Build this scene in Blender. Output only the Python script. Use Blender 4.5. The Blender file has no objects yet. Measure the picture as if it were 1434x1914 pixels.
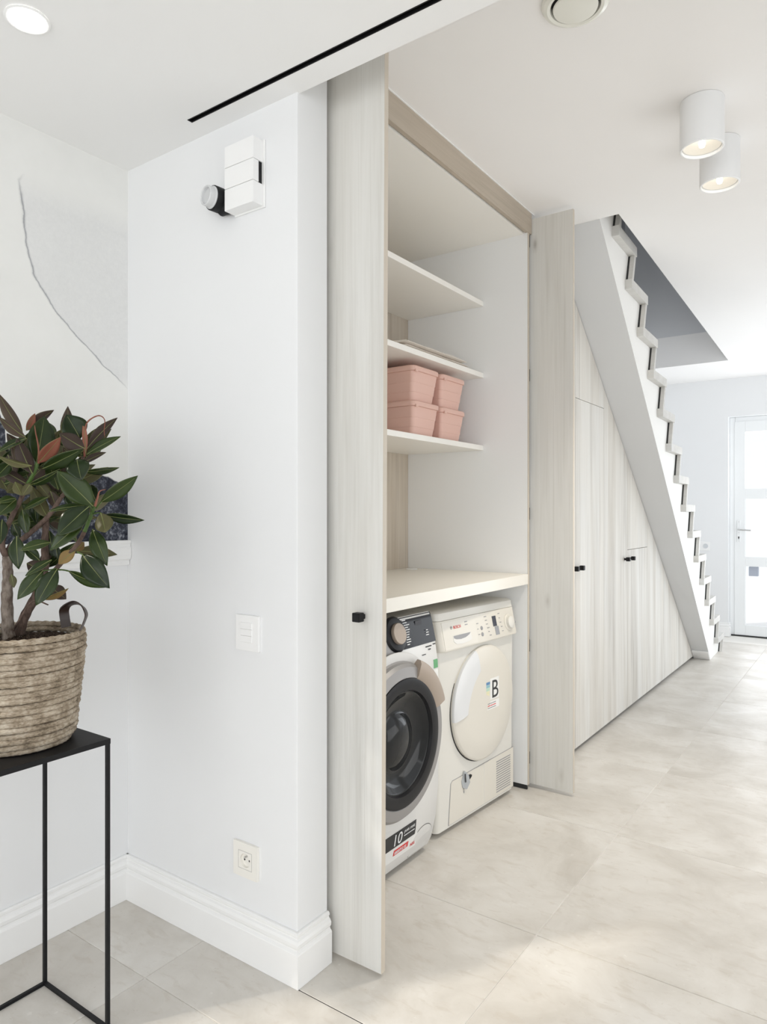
import bpy, bmesh, math, random
from mathutils import Vector, Matrix
random.seed(7)
S = bpy.context.scene
COL = S.collection

# ---------------------------------------------------------------- camera
TH = math.radians(35.2)
cam_d = bpy.data.cameras.new('camera'); cam = bpy.data.objects.new('camera', cam_d); COL.objects.link(cam)
cam.location = (0, 0, 1.25); cam.rotation_euler = (math.pi/2, 0, TH)
cam_d.sensor_fit = 'VERTICAL'; cam_d.sensor_height = 36.0; cam_d.lens = 36.0*1302/1914
cam_d.shift_y = 2/1914; cam_d.clip_start = 0.02
S.camera = cam

# ---------------------------------------------------------------- world, sun, window and fill light
W_ = bpy.data.worlds.new('world'); S.world = W_; W_.use_nodes = True
wb = W_.node_tree.nodes['Background']
wb.inputs[0].default_value = (0.93, 0.965, 1.0, 1); wb.inputs[1].default_value = 1.06

def area(name, loc, rot, sx, sy, power, col):
    d = bpy.data.lights.new(name, 'AREA'); d.shape = 'RECTANGLE'; d.size = sx; d.size_y = sy
    d.energy = power; d.color = col
    o = bpy.data.objects.new(name, d); COL.objects.link(o); o.location = loc; o.rotation_euler = rot
    return o
R90 = math.pi/2
# daylight through the front door and unseen windows, plus added fill lights
area('rear_window_light', (-1.1, -3.42, 1.45), (R90, 0, 0), 1.5, 1.9, 16, (1.0, 0.985, 0.96))
area('rear_fill_light', (1.4, -3.42, 1.1), (R90+.42, 0, 0), 2.3, 2.0, 46, (0.95, 0.975, 1.0))  # fill added for the cabinet side, tilted up to lighten the ceiling
area('front_room_side_fill', (2.9, -1.0, 1.1), (R90+.3, 0, R90), 3.6, 2.1, 20, (0.97, 0.985, 1.0))  # fill added at an unseen side opening to lighten the left wall
area('hall_window_light', (0.62, 6.2, 1.0), (R90+.6, 0, R90), 2.6, 1.8, 28, (0.90, 0.95, 1.0))
area('cabinet_fill_light', (0.62, 2.85, 0.70), (R90+.75, 0, R90), 1.5, 1.2, 7.5, (1.0, 0.985, 0.96))  # low upward fill added for the cabinet interior and shelf undersides
area('door_glass_light', (-0.72, 7.8, 1.15), (R90+.2, 0, math.pi), 0.7, 1.9, 11, (0.97, 0.985, 1.0))
sun_d = bpy.data.lights.new('sun', 'SUN'); sun = bpy.data.objects.new('sun', sun_d); COL.objects.link(sun)
sun_d.energy = 1.7; sun_d.angle = math.radians(3); sun_d.color = (1.0, 0.92, 0.80)
sd = Vector((0.58*math.cos(math.radians(40)), 0.815*math.cos(math.radians(40)), -math.sin(math.radians(40))))
sun.rotation_euler = sd.to_track_quat('-Z', 'Y').to_euler()

vs = S.view_settings
vs.view_transform = 'Standard'; vs.look = 'None'; vs.gamma = 1.0; vs.use_curve_mapping = False
vs.exposure = 0.15
S.cycles.max_bounces = 16; S.cycles.diffuse_bounces = 12

# ---------------------------------------------------------------- helpers
WO = {}
def V(*a): return Vector(a)
def thing(name, label, cat, loc=(0, 0, 0), rotz=0.0, group=None, kind=None):
    o = bpy.data.objects.new(name, None); COL.objects.link(o); o.empty_display_size = 0.05
    o.location = loc; o.rotation_euler = (0, 0, rotz)
    o['label'] = label; o['category'] = cat
    if group: o['group'] = group
    if kind: o['kind'] = kind
    WO[o] = Vector((0, 0, 0)) if rotz else Vector(loc)
    return o
def tag(o, label, cat, group=None):
    o['label'] = label; o['category'] = cat
    if group: o['group'] = group
    return o
def obj(name, bm, mats, parent=None, smooth=False, label=None, recalc=True):
    if recalc: bmesh.ops.recalc_face_normals(bm, faces=bm.faces[:])
    xs = [v.co for v in bm.verts]
    lo = Vector((min(v.x for v in xs), min(v.y for v in xs), min(v.z for v in xs)))
    hi = Vector((max(v.x for v in xs), max(v.y for v in xs), max(v.z for v in xs)))
    c = (lo+hi)/2; c.z = lo.z
    bmesh.ops.translate(bm, verts=bm.verts[:], vec=-c)
    me = bpy.data.meshes.new(name); bm.to_mesh(me); bm.free()
    for m in (mats if isinstance(mats, (list, tuple)) else [mats]): me.materials.append(m)
    if smooth:
        for p in me.polygons: p.use_smooth = True
        if smooth != 'all':
            me.set_sharp_from_angle(angle=math.radians(35))
    o = bpy.data.objects.new(name, me); COL.objects.link(o)
    if parent is not None:
        o.parent = parent; o.location = c-WO[parent]
    else: o.location = c
    WO[o] = c
    if label: o['label'] = label
    return o
def struct(name, bm, mats, parent=None, smooth=False):
    o = obj(name, bm, mats, parent, smooth)
    if parent is None: o['kind'] = 'structure'
    return o
def dup(src, delta, parent=None):
    """copy one mesh object, moved by delta, optionally to another parent"""
    o = src.copy(); COL.objects.link(o)
    c = WO[src]+Vector(delta)
    if parent is not None: o.parent = parent; o.location = c-WO[parent]
    else: o.location = c
    WO[o] = c
    return o

def new(): return bmesh.new()
def add_box(bm, mn, mx, bev=0.0, seg=2):
    t = bmesh.new(); bmesh.ops.create_cube(t, size=1)
    mn = Vector(mn); mx = Vector(mx)
    for v in t.verts:
        v.co = Vector((mn[i]+(v.co[i]+.5)*(mx[i]-mn[i]) for i in range(3)))
    if bev > 0: bmesh.ops.bevel(t, geom=t.edges[:], offset=bev, segments=seg, profile=.6, affect='EDGES')
    merge(bm, t); return bm
def merge(bm, t):
    me = bpy.data.meshes.new('t'); t.to_mesh(me); t.free(); bm.from_mesh(me); bpy.data.meshes.remove(me)
def box(mn, mx, bev=0.0, seg=2): return add_box(new(), mn, mx, bev, seg)
def add_prism(bm, poly, f0, f1):
    """poly of 2D points; f0(a,b), f1(a,b) give the two end caps"""
    A = [bm.verts.new(f0(*p)) for p in poly]; B = [bm.verts.new(f1(*p)) for p in poly]
    n = len(poly)
    bm.faces.new(A); bm.faces.new(B[::-1])
    for i in range(n): bm.faces.new((A[i], B[i], B[(i+1) % n], A[(i+1) % n]))
    return bm
def prism(poly, f0, f1, bev=0.0, seg=2):
    bm = add_prism(new(), poly, f0, f1)
    if bev: bmesh.ops.bevel(bm, geom=bm.edges[:], offset=bev, segments=seg, profile=.6, affect='EDGES')
    return bm
def frame_of(axis):
    a = Vector(axis).normalized()
    u = a.cross(Vector((0, 0, 1)))
    if u.length < 1e-4: u = Vector((1, 0, 0))
    u.normalize(); w = a.cross(u).normalized()
    return a, u, w
def add_lathe(bm, prof, c, axis=(0, 0, 1), seg=48, closed=False, arc=None):
    """prof = [(radius, height along axis)]"""
    a, u, w = frame_of(axis); c = Vector(c); rings = []
    a0, a1 = arc if arc else (0, 2*math.pi)
    n = seg+1 if arc else seg
    for r, h in prof:
        if r < 1e-6: rings.append([bm.verts.new(c+a*h)])
        else: rings.append([bm.verts.new(c+a*h+(u*math.cos(a0+(a1-a0)*k/seg)+w*math.sin(a0+(a1-a0)*k/seg))*r) for k in range(n)])
    pairs = list(zip(rings, rings[1:]))
    if closed: pairs.append((rings[-1], rings[0]))
    for P, Q in pairs:
        for k in range(seg):
            k2 = k+1 if arc else (k+1) % seg
            if len(P) == 1 and len(Q) == 1: continue
            if len(P) == 1: bm.faces.new((P[0], Q[k], Q[k2]))
            elif len(Q) == 1: bm.faces.new((P[k], Q[0], P[k2]))
            else: bm.faces.new((P[k], Q[k], Q[k2], P[k2]))
    if arc and closed:
        bm.faces.new([r[0] for r in rings]); bm.faces.new([r[-1] for r in rings][::-1])
    return bm
def lathe(*a, **k): return add_lathe(new(), *a, **k)
def add_tube(bm, pts, rad, seg=8):
    pts = [Vector(p) for p in pts]; rings = []
    if not isinstance(rad, (list, tuple)): rad = [rad]*len(pts)
    ref = Vector((0.31, 0.77, 0.2)).normalized()
    for i, p in enumerate(pts):
        t = (pts[min(i+1, len(pts)-1)]-pts[max(i-1, 0)]).normalized()
        u = (ref-t*ref.dot(t)).normalized(); w = t.cross(u)
        rings.append([bm.verts.new(p+(u*math.cos(2*math.pi*k/seg)+w*math.sin(2*math.pi*k/seg))*rad[i]) for k in range(seg)])
    for P, Q in zip(rings, rings[1:]):
        for k in range(seg): bm.faces.new((P[k], P[(k+1) % seg], Q[(k+1) % seg], Q[k]))
    bm.faces.new(rings[0][::-1]); bm.faces.new(rings[-1])
    return bm
def spline(pts, n=6):
    P = [Vector(p) for p in pts]; out = []
    for i in range(len(P)-1):
        a = P[max(i-1, 0)]; b = P[i]; c = P[i+1]; d = P[min(i+2, len(P)-1)]
        for k in range(n):
            t = k/n
            out.append(.5*((2*b)+(c-a)*t+(2*a-5*b+4*c-d)*t*t+(3*b-a-3*c+d)*t**3))
    out.append(P[-1]); return out
def text_bm(s, size, origin, right, up, depth=0.0004, align='LEFT'):
    cu = bpy.data.curves.new('t', 'FONT'); cu.body = s; cu.size = size; cu.extrude = depth; cu.align_x = align; cu.resolution_u = 3
    o = bpy.data.objects.new('t', cu); COL.objects.link(o)
    dg = bpy.context.evaluated_depsgraph_get()
    me = bpy.data.meshes.new_from_object(o.evaluated_get(dg))
    bm = new(); bm.from_mesh(me)
    bpy.data.objects.remove(o); bpy.data.curves.remove(cu); bpy.data.meshes.remove(me)
    r = Vector(right).normalized(); u = Vector(up).normalized(); n = r.cross(u)
    for v in bm.verts: v.co = Vector(origin)+r*v.co.x+u*v.co.y+n*v.co.z
    return bm

def dash_bm(words, size, origin, right, up, depth=0.0004):
    """print too small to read in the photograph: one dash for each word; words = their lengths in letters"""
    r = Vector(right).normalized(); u = Vector(up).normalized(); n = r.cross(u); o = Vector(origin); bm = new(); x = 0.0
    for c in words:
        w = c*size*.5
        add_prism(bm, [(x, .08*size), (x+w, .08*size), (x+w, .55*size), (x, .55*size)], lambda a, b: o+r*a+u*b-n*depth, lambda a, b: o+r*a+u*b+n*depth)
        x += w+size*.3
    return bm

# ---------------------------------------------------------------- materials
def base_mat(name, col=(.8, .8, .8), rough=.5, metal=0.0, spec=.5, coat=0.0):
    m = bpy.data.materials.new(name); m.use_nodes = True
    b = m.node_tree.nodes['Principled BSDF']
    b.inputs['Base Color'].default_value = (*col, 1); b.inputs['Roughness'].default_value = rough
    b.inputs['Metallic'].default_value = metal; b.inputs['Specular IOR Level'].default_value = spec
    b.inputs['Coat Weight'].default_value = coat
    return m
class G:
    """small node-graph helper"""
    def __init__(s, m): s.t = m.node_tree; s.b = s.t.nodes['Principled BSDF']
    def n(s, ty, **k):
        x = s.t.nodes.new(ty)
        for a, v in k.items():
            if a.startswith('i_'):
                key = a[2:]; key = int(key) if key.isdigit() else key.replace('_', ' ')
                if isinstance(v, bpy.types.NodeSocket): s.t.links.new(v, x.inputs[key])
                else: x.inputs[key].default_value = v
            else: setattr(x, a, v)
        return x
    def math(s, op, a, b=0.0, c=0.0):
        x = s.t.nodes.new('ShaderNodeMath'); x.operation = op
        for i, v in enumerate((a, b, c)):
            if isinstance(v, bpy.types.NodeSocket): s.t.links.new(v, x.inputs[i])
            else: x.inputs[i].default_value = v
        return x.outputs[0]
    def link(s, a, b): s.t.links.new(a, b)
    def coords(s, scale=(1, 1, 1)):
        tc = s.n('ShaderNodeTexCoord'); mp = s.n('ShaderNodeMapping', i_Vector=tc.outputs['Object'], i_Scale=scale)
        return mp.outputs[0]
    def noise(s, vec, scale=5, detail=3, rough=.5, dist=0.0):
        return s.n('ShaderNodeTexNoise', i_Vector=vec, i_Scale=scale, i_Detail=detail, i_Roughness=rough, i_Distortion=dist).outputs['Fac']
    def ramp(s, fac, stops):
        r = s.n('ShaderNodeValToRGB', i_Fac=fac); e = r.color_ramp.elements
        while len(e) < len(stops): e.new(.5)
        for x, (p, c) in zip(e, stops): x.position = p; x.color = (*c, 1) if len(c) == 3 else c
        return r.outputs[0]
    def mix(s, fac, a, b, blend='MIX'):
        x = s.n('ShaderNodeMix', data_type='RGBA', blend_type=blend)
        for i, v in ((0, fac), (6, a), (7, b)):
            if isinstance(v, bpy.types.NodeSocket): s.t.links.new(v, x.inputs[i])
            else: x.inputs[i].default_value = v if not isinstance(v, tuple) else (*v, 1) if len(v) == 3 else v
        return x.outputs[2]
    def bump(s, h, strength=.2, dist=.002):
        x = s.n('ShaderNodeBump', i_Height=h, i_Strength=strength, i_Distance=dist); s.link(x.outputs[0], s.b.inputs['Normal'])
    def color(s, c): s.link(c, s.b.inputs['Base Color'])
    def rough(s, c): s.link(c, s.b.inputs['Roughness'])

def plaster(name, col, rough=.75):
    m = base_mat(name, col, rough, spec=.3); g = G(m); v = g.coords()
    n1 = g.noise(v, 1.3, 3); n2 = g.noise(v, 90, 2)
    g.color(g.ramp(n1, [(.3, tuple(c*.975 for c in col)), (.7, col)]))
    g.bump(n2, .05, .001); return m
M_WALL = plaster('white_wall_paint', (.805, .812, .82), .6)
M_CEIL = plaster('white_ceiling_paint', (.86, .86, .855))
M_HALLC = plaster('warm_white_ceiling_paint', (.87, .86, .85))
M_TRIM = base_mat('white_satin_trim', (.86, .86, .855), .35)
M_BLACK = base_mat('black_powder_coat', (.010, .010, .011), .5, spec=.22)
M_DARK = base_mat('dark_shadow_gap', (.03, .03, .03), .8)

def wood(name, cols, along='Z', boards=True, knots=True, streak=1.0, gate_at=.62):
    m = base_mat(name, cols[1], .55, spec=.35); g = G(m)
    tc = g.n('ShaderNodeTexCoord'); geo = g.n('ShaderNodeNewGeometry')
    oi = g.n('ShaderNodeObjectInfo')
    sep = g.n('ShaderNodeSeparateXYZ', i_0=geo.outputs['Position'])
    ax = {'X': 0, 'Y': 1, 'Z': 2}[along]
    off = g.math('MULTIPLY', oi.outputs['Random'], 37.0)
    cross = g.math('ADD', g.math('MULTIPLY', sep.outputs[(ax+1) % 3], 1.0), sep.outputs[(ax+2) % 3])
    board = g.math('FLOOR', g.math('DIVIDE', cross, 0.156))
    wn = g.n('ShaderNodeTexWhiteNoise', noise_dimensions='1D', i_W=board).outputs['Value']
    boff = g.math('ADD', off, g.math('MULTIPLY', wn, 11.0)) if boards else off
    comb = g.n('ShaderNodeCombineXYZ')
    names = ['X', 'Y', 'Z']
    for i in range(3):
        s_ = g.math('ADD', sep.outputs[i], boff) if i == ax else sep.outputs[i]
        g.link(s_, comb.inputs[i])
    def mp(a, b):
        sc = [a, a, a]; sc[ax] = b
        return g.n('ShaderNodeMapping', i_Vector=comb.outputs[0], i_Scale=tuple(sc)).outputs[0]
    fine = g.noise(mp(75, 2.2), 1, 5, .65, .5)
    thin = g.noise(mp(130, 1.1), 1, 2, .5, .8)
    patch = g.noise(mp(2.2, .9), 1, 2, .5, .3)
    broad = g.noise(mp(9, .55), 1, 4, .55, .8)
    crk = g.noise(mp(26, .8), 1, 2, .5, .4)
    tone = g.math('ADD', g.math('MULTIPLY', fine, .42), g.math('MULTIPLY', broad, .58))
    if boards: tone = g.math('ADD', tone, g.math('MULTIPLY', g.math('SUBTRACT', wn, .5), .10))
    c = g.ramp(tone, [(.33, cols[0]), (.48, cols[1]), (.63, cols[2])])
    cr = g.ramp(crk, [(.63, (0, 0, 0)), (.75, (1, 1, 1))])
    c = g.mix(g.math('MULTIPLY', cr, .30*streak), c, cols[3])
    th = g.ramp(thin, [(.62, (0, 0, 0)), (.72, (1, 1, 1))])
    c = g.mix(g.math('MULTIPLY', th, .34*streak), c, cols[3])
    c = g.mix(g.ramp(patch, [(.35, (0, 0, 0)), (.65, (.35, .35, .35))]), c, tuple(min(1, cols[2][q_]*(1.03, .985, .92)[q_]) for q_ in range(3)))
    if knots:
        vo = g.n('ShaderNodeTexVoronoi', i_Vector=mp(7.5, 3.1), i_Scale=1.0)
        k = g.ramp(vo.outputs['Distance'], [(.03, (1, 1, 1)), (.085, (.25, .25, .25)), (.15, (0, 0, 0))])
        gate = g.math('GREATER_THAN', g.n('ShaderNodeSeparateColor', i_0=vo.outputs['Color']).outputs[0], gate_at)
        c = g.mix(g.math('MULTIPLY', g.math('MULTIPLY', k, gate), .55), c, cols[3])
    g.color(c); g.bump(fine, .12, .001)
    return m
M_OAK = wood('whitewashed_oak_laminate', [(.49, .46, .415), (.635, .615, .575), (.72, .71, .68), (.25, .22, .19)])
M_OAKR = wood('whitewashed_oak_laminate_shaded', [(.32, .275, .22), (.42, .365, .30), (.49, .43, .36), (.20, .165, .13)], along='Y', boards=False)  # same laminate as the doors, toned tan for the shade on the top rail
M_OAKP = wood('pale_oak_pocket_door_laminate', [(.545, .535, .505), (.635, .63, .605), (.69, .688, .668), (.24, .21, .18)], boards=False, streak=.45, gate_at=.42)
M_OAKB = wood('oak_back_panel', [(.40, .34, .27), (.52, .46, .39), (.60, .55, .48), (.20, .16, .13)])
M_TREAD = wood('pale_grey_oak_tread', [(.50, .49, .465), (.56, .555, .535), (.62, .615, .60), (.33, .32, .30)], along='X', boards=False, knots=False, streak=.3)
M_EDGE = base_mat('oak_edge_band', (.56, .50, .42), .5)
M_LAM = base_mat('white_melamine', (.84, .85, .855), .38)
M_LAMC = base_mat('cream_melamine', (.86, .84, .795), .38)

def tile_mat():
    m = base_mat('beige_limestone_tile', (.6, .55, .5), .42, spec=.4); g = G(m)
    geo = g.n('ShaderNodeNewGeometry'); oi = g.n('ShaderNodeObjectInfo')
    off = g.n('ShaderNodeVectorMath', operation='SCALE', i_0=oi.outputs['Location']); off.inputs['Scale'].default_value = 3.7
    v = g.n('ShaderNodeVectorMath', operation='ADD', i_0=geo.outputs['Position'], i_1=off.outputs[0]).outputs[0]
    a = g.noise(v, 3.2, 6, .62, .5)
    st = g.n('ShaderNodeMapping', i_Vector=v, i_Scale=(14, 34, 20)).outputs[0]
    b = g.noise(st, 1, 4, .6, .6); sp = g.noise(v, 75, 3, .6)
    c = g.ramp(a, [(.30, (.53, .50, .455)), (.5, (.625, .598, .555)), (.70, (.71, .69, .655))])
    c = g.mix(g.ramp(b, [(.54, (0, 0, 0)), (.70, (.42, .42, .42))]), c, (.49, .44, .38))
    c = g.mix(g.ramp(sp, [(.66, (0, 0, 0)), (.74, (.35, .35, .35))]), c, (.45, .40, .34))
    c = g.mix(g.ramp(g.noise(v, 42, 2), [(.70, (0, 0, 0)), (.78, (.35, .35, .35))]), c, (.80, .78, .74))
    g.color(c); g.rough(g.ramp(a, [(.3, (.48, .48, .48)), (.7, (.36, .36, .36))])); g.bump(b, .03, .001)
    return m
M_TILE = tile_mat()
M_GROUT = base_mat('pale_grout', (.82, .80, .76), .9)

# ---------------------------------------------------------------- setting: floor with tiles
P = 0.786; X0 = -0.819; Y0 = 1.947; ZT = 0.0
floor = struct('floor', box((-2.3, -3.6, -0.06), (3.0, 8.2, -0.0022)), M_GROUT)
def tile(x0, x1, y0, y1, gap=.0010):
    return obj('tile', box((x0+gap, y0+gap, -0.012), (x1-gap, y1-gap, ZT), .0011, 1), M_TILE, floor)
cols_ = [X0+P*i for i in range(-2, 5)]; rows_ = [Y0+P*j for j in range(-7, 9)]
for i in range(len(cols_)-1):
    for j in range(len(rows_)-1):
        x0, x1, y0, y1 = cols_[i], cols_[i+1], rows_[j], rows_[j+1]
        if x0 < -2.0: x0 = -1.985
        if y1 > 8.1: continue
        if abs(y0-1.161) < .01:      # the row cut by the dark movement joint under the beam
            if x0 < -1.3:
                if x1 > -1.25: pass
                tile(x0, x1, y0, 1.3640); tile(x0, x1, 1.3648, y1)
            else:
                tile(x0, x1, y0, 1.3635); tile(x0, x1, 1.3675, y1)
        else: tile(x0, x1, y0, y1)
struct('trim_1', box((-1.235, 1.3646, -0.012), (2.4, 1.3664, -0.0012)), M_DARK)

# ---------------------------------------------------------------- setting: walls
YW = 1.378      # front of the stub wall
XL = -1.995     # left wall
CF = 2.367      # ceiling of the front room
CH = 2.613      # ceiling of the hall

def mural_mat():
    m = base_mat('watercolour_mural_paper', (.8, .8, .78), .85, spec=.2); g = G(m)
    geo = g.n('ShaderNodeNewGeometry'); sep = g.n('ShaderNodeSeparateXYZ', i_0=geo.outputs['Position'])
    y, z = sep.outputs[1], sep.outputs[2]; pos = geo.outputs['Position']
    n_s = g.noise(pos, 22, 4, .6); n_b = g.noise(pos, 5, 5, .6); n_f = g.noise(pos, 75, 5, .75)
    def curve(x, x0, x1, v0, v1, pts):
        t = g.math('DIVIDE', g.math('SUBTRACT', x, x0), x1-x0)
        fc = g.n('ShaderNodeFloatCurve', i_Value=t); c = fc.mapping.curves[0]
        while len(c.points) < len(pts): c.points.new(.5, .5)
        for p, (a, b) in zip(c.points, pts): p.location = ((a-x0)/(x1-x0), (b-v0)/(v1-v0)); p.handle_type = 'VECTOR'
        fc.mapping.update()
        return g.math('ADD', g.math('MULTIPLY', fc.outputs[0], v1-v0), v0)
    # upper wash: pale grey stain with a dark tide line
    yb = curve(z, 1.62, 2.30, .9, 1.5, [(1.62, 1.42), (1.69, 1.335), (1.72, 1.285), (1.745, 1.262), (1.79, 1.20), (1.86, 1.125), (1.93, 1.075), (2.02, 1.046), (2.11, 1.037), (2.15, 1.030), (2.20, 1.024), (2.26, 1.06), (2.30, 1.3)])
    d = g.math('ADD', g.math('SUBTRACT', y, yb), g.math('MULTIPLY', g.math('SUBTRACT', n_s, .5), .018))
    inside = g.math('SMOOTH_MAX', 0.0, 0.0, 0.0)
    ins = g.ramp(g.math('ADD', g.math('MULTIPLY', d, 12.0), .5), [(.49, (0, 0, 0)), (.53, (1, 1, 1))])
    line = g.ramp(g.math('ABSOLUTE', d), [(.0016, (1, 1, 1)), (.0045, (0, 0, 0))])
    zg = g.ramp(g.math('MULTIPLY', g.math('SUBTRACT', z, 1.62), 1.6), [(.05, (0, 0, 0)), (.12, (1, 1, 1)), (.85, (1, 1, 1)), (.97, (0, 0, 0))])
    base = g.ramp(n_b, [(.3, (.755, .755, .735)), (.7, (.80, .80, .78))])
    wash = g.ramp(n_f, [(.25, (.615, .62, .63)), (.6, (.69, .695, .70)), (.8, (.73, .735, .735))])
    wfac = g.math('MULTIPLY', g.math('MULTIPLY', ins, zg), .55)
    c = g.mix(wfac, base, wash)
    c = g.mix(g.math('MULTIPLY', g.math('MULTIPLY', line, zg), .85), c, (.22, .23, .25))
    # lower ink masses
    zt = curve(y, .6, 1.4, 1.0, 1.8, [(.6, 1.5), (.9, 1.60), (.955, 1.57), (.985, 1.49), (.994, 1.31), (1.02, 1.315), (1.08, 1.345), (1.14, 1.378), (1.20, 1.381), (1.26, 1.376), (1.31, 1.365), (1.35, 1.345), (1.4, 1.32)])
    d2 = g.math('ADD', g.math('SUBTRACT', zt, z), g.math('MULTIPLY', g.math('SUBTRACT', n_s, .5), .012))
    ink = g.ramp(g.math('ADD', g.math('MULTIPLY', d2, 20.0), .5), [(.47, (0, 0, 0)), (.55, (1, 1, 1))])
    inkc = g.ramp(g.math('ADD', g.math('MULTIPLY', n_f, .6), g.math('MULTIPLY', n_b, .4)), [(.44, (.022, .024, .034)), (.52, (.06, .065, .085)), (.58, (.20, .21, .24)), (.66, (.45, .46, .49))])
    c = g.mix(ink, c, inkc)
    g.color(c); g.bump(n_f, .05, .001)
    return m
M_MURAL = mural_mat()
# left wall: paper above the rail, painted below; a window just out of frame towards the rear
WY0, WY1, WZ0, WZ1 = -1.25, 0.30, 0.55, 2.33
bm = new()
add_box(bm, (XL-.2, -3.6, 0), (XL, 1.6, WZ0)); 
add_box(bm, (XL-.2, -3.6, WZ0), (XL, WY0, CF+.02)); add_box(bm, (XL-.2, WY0, WZ1), (XL, WY1, CF+.02))
add_box(bm, (XL-.2, WY1, WZ0), (XL, 1.6, 1.10))
struct('wall_left', bm, M_WALL)
struct('wall_left_mural', box((XL-.2, WY1, 1.10), (XL, 1.6, CF+.02)), M_MURAL)
# window frame of that window
bm = new(); fx0, fx1 = XL-.14, XL-.08
for a in ((WY0+.001, WZ0+.001, WY1-.001, WZ0+.06), (WY0+.001, WZ1-.06, WY1-.001, WZ1-.001), (WY0+.001, WZ0+.0605, WY0+.06, WZ1-.0605), (WY1-.06, WZ0+.0605, WY1-.001, WZ1-.0605), (-.56, WZ0+.0605, -.51, WZ1-.0605)):
    add_box(bm, (fx0, a[0], a[1]), (fx1, a[2], a[3]), .004)
win = struct('window_1', bm, M_TRIM)
# stub wall and pillar between the rooms
struct('wall_stub', box((XL-.1, YW, 0), (-1.252, 1.502, CH+.02), .003), M_WALL)
# wall behind the cabinets and the stairs
struct('wall_behind_cabinet', box((-2.1, 1.50, 0), (-1.99, 7.95, 5.2)), M_WALL)
# rear wall and right walls (behind the camera), with openings
bm = new()
for a in ((-2.2, -2.0, 0, CF), (-.25, .15, 0, CF), (2.65, 3.1, 0, CF), (-2.0, -.25, 0, .4), (-2.0, 2.65, 2.33, CF)):
    add_box(bm, (a[0], -3.6, a[2]), (a[1], -3.45, a[3]+.02))
struct('wall_rear', bm, M_WALL)
bm = new()
for a in ((-3.6, -2.9, 0, CF), (.9, 1.4, 0, CF), (-2.9, .9, 2.3, CF)):
    add_box(bm, (2.95, a[0], a[2]), (3.1, a[1], a[3]+.02))
struct('wall_right', bm, M_WALL)
bm = new()
for a in ((1.385, 2.05, 0, CH), (3.65, 4.25, 0, CH), (2.05, 3.65, 2.2, CH), (7.55, 7.95, 0, CH), (4.25, 7.55, 2.3, CH)):
    add_box(bm, (.66, a[0], a[2]), (.8, a[1], a[3]+.02))
add_box(bm, (.66, 1.385, 0), (3.1, 1.5, CH+.02))
struct('wall_hall_right', bm, M_WALL)

# end wall with the glazed front door
YE = 7.785; DX0, DX1, DZ = -1.215, -.22, 2.226
bm = new()
add_box(bm, (-2.0, YE, 0), (DX0, YE+.14, CH+.02)); add_box(bm, (DX1, YE, 0), (.8, YE+.14, CH+.02)); add_box(bm, (DX0, YE, DZ), (DX1, YE+.14, CH+.02))
struct('wall_end', bm, M_WALL)

def skirting(name, poly_path, closed_ends=True):
    """profiled skirting swept along a floor path; path points (x,y), profile grows to the left of travel"""
    prof = [(0, 0), (.018, 0), (.018, .087), (.0165, .090), (.012, .094), (.0115, .099), (.0150, .104), (.0155, .113), (.012, .120), (.008, .123), (.0075, .127), (.0095, .130), (.0095, .136), (.006, .139), (0, .139)]
    bm = new(); rings = []
    pts = [Vector((p[0], p[1])) for p in poly_path]
    for i, p in enumerate(pts):
        d1 = (pts[i]-pts[i-1]).normalized() if i > 0 else (pts[1]-pts[0]).normalized()
        d2 = (pts[i+1]-pts[i]).normalized() if i < len(pts)-1 else d1
        n1 = Vector((-d1.y, d1.x)); n2 = Vector((-d2.y, d2.x)); mt = (n1+n2); mt = mt/(mt.dot(n1)) if mt.length > 1e-5 else n1
        rings.append([bm.verts.new((p.x+mt.x*a, p.y+mt.y*a, .0005+h)) for a, h in prof])
    n = len(prof)
    for A, B in zip(rings, rings[1:]):
        for k in range(n): bm.faces.new((A[k], B[k], B[(k+1) % n], A[(k+1) % n]))
    bm.faces.new(rings[0]); bm.faces.new(rings[-1][::-1])
    return struct(name, bm, M_TRIM)
skirting('baseboard_left', [(XL+.0005, YW-.0005), (XL+.0005, -3.4)])
skirting('baseboard_stub', [(-1.2515, 1.500), (-1.2515, YW-.0005), (XL+.001, YW-.0005)])
skirting('baseboard_end', [(DX0, YE+.06), (DX0, YE-.0005), (-1.985, YE-.0005)])

# dado rail on the left wall
prof = [(0, 0), (.010, 0), (.012, .008), (.010, .014), (.018, .020), (.021, .034), (.021, .056), (.017, .060), (.017, .066), (.020, .072), (.018, .080), (0, .080)]
struct('trim_2', prism(prof, lambda a, h: (XL+.0005+a, WY1+.005, 1.082+h), lambda a, h: (XL+.0005+a, 1.3765, 1.082+h)), M_TRIM)

# ---------------------------------------------------------------- setting: ceilings
SY0, SY1, SX = 1.296, 1.312, -1.596
bm = new()
add_box(bm, (-2.2, -3.6, CF), (3.1, SY0, CF+.26)); add_box(bm, (-2.2, SY1, CF), (3.1, 1.386, CF+.26))
add_box(bm, (-2.2, SY0, CF), (SX, SY1, CF+.26))
struct('ceiling_front', bm, M_CEIL)
bm = new()
add_box(bm, (SX, SY0-.0006, CF+.016), (3.0, SY1+.0006, CF+.04)); add_box(bm, (SX, SY0-.0006, CF-.0006), (3.0, SY0+.0022, CF+.02)); add_box(bm, (SX, SY1-.0022, CF-.0006), (3.0, SY1+.0006, CF+.02)); add_box(bm, (SX-.0006, SY0-.0006, CF-.0006), (SX+.003, SY1+.0006, CF+.02))
tag(struct('trim_3', bm, M_BLACK), 'black recessed track slot in the front ceiling', 'track')
def xo(y): return -.941-.0315*y            # outer face of the stair stringer (slightly out of parallel)
def xh(y): return xo(y)+.088               # edge of the stair opening
HY0, HY1 = 3.213, 6.85
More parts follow.
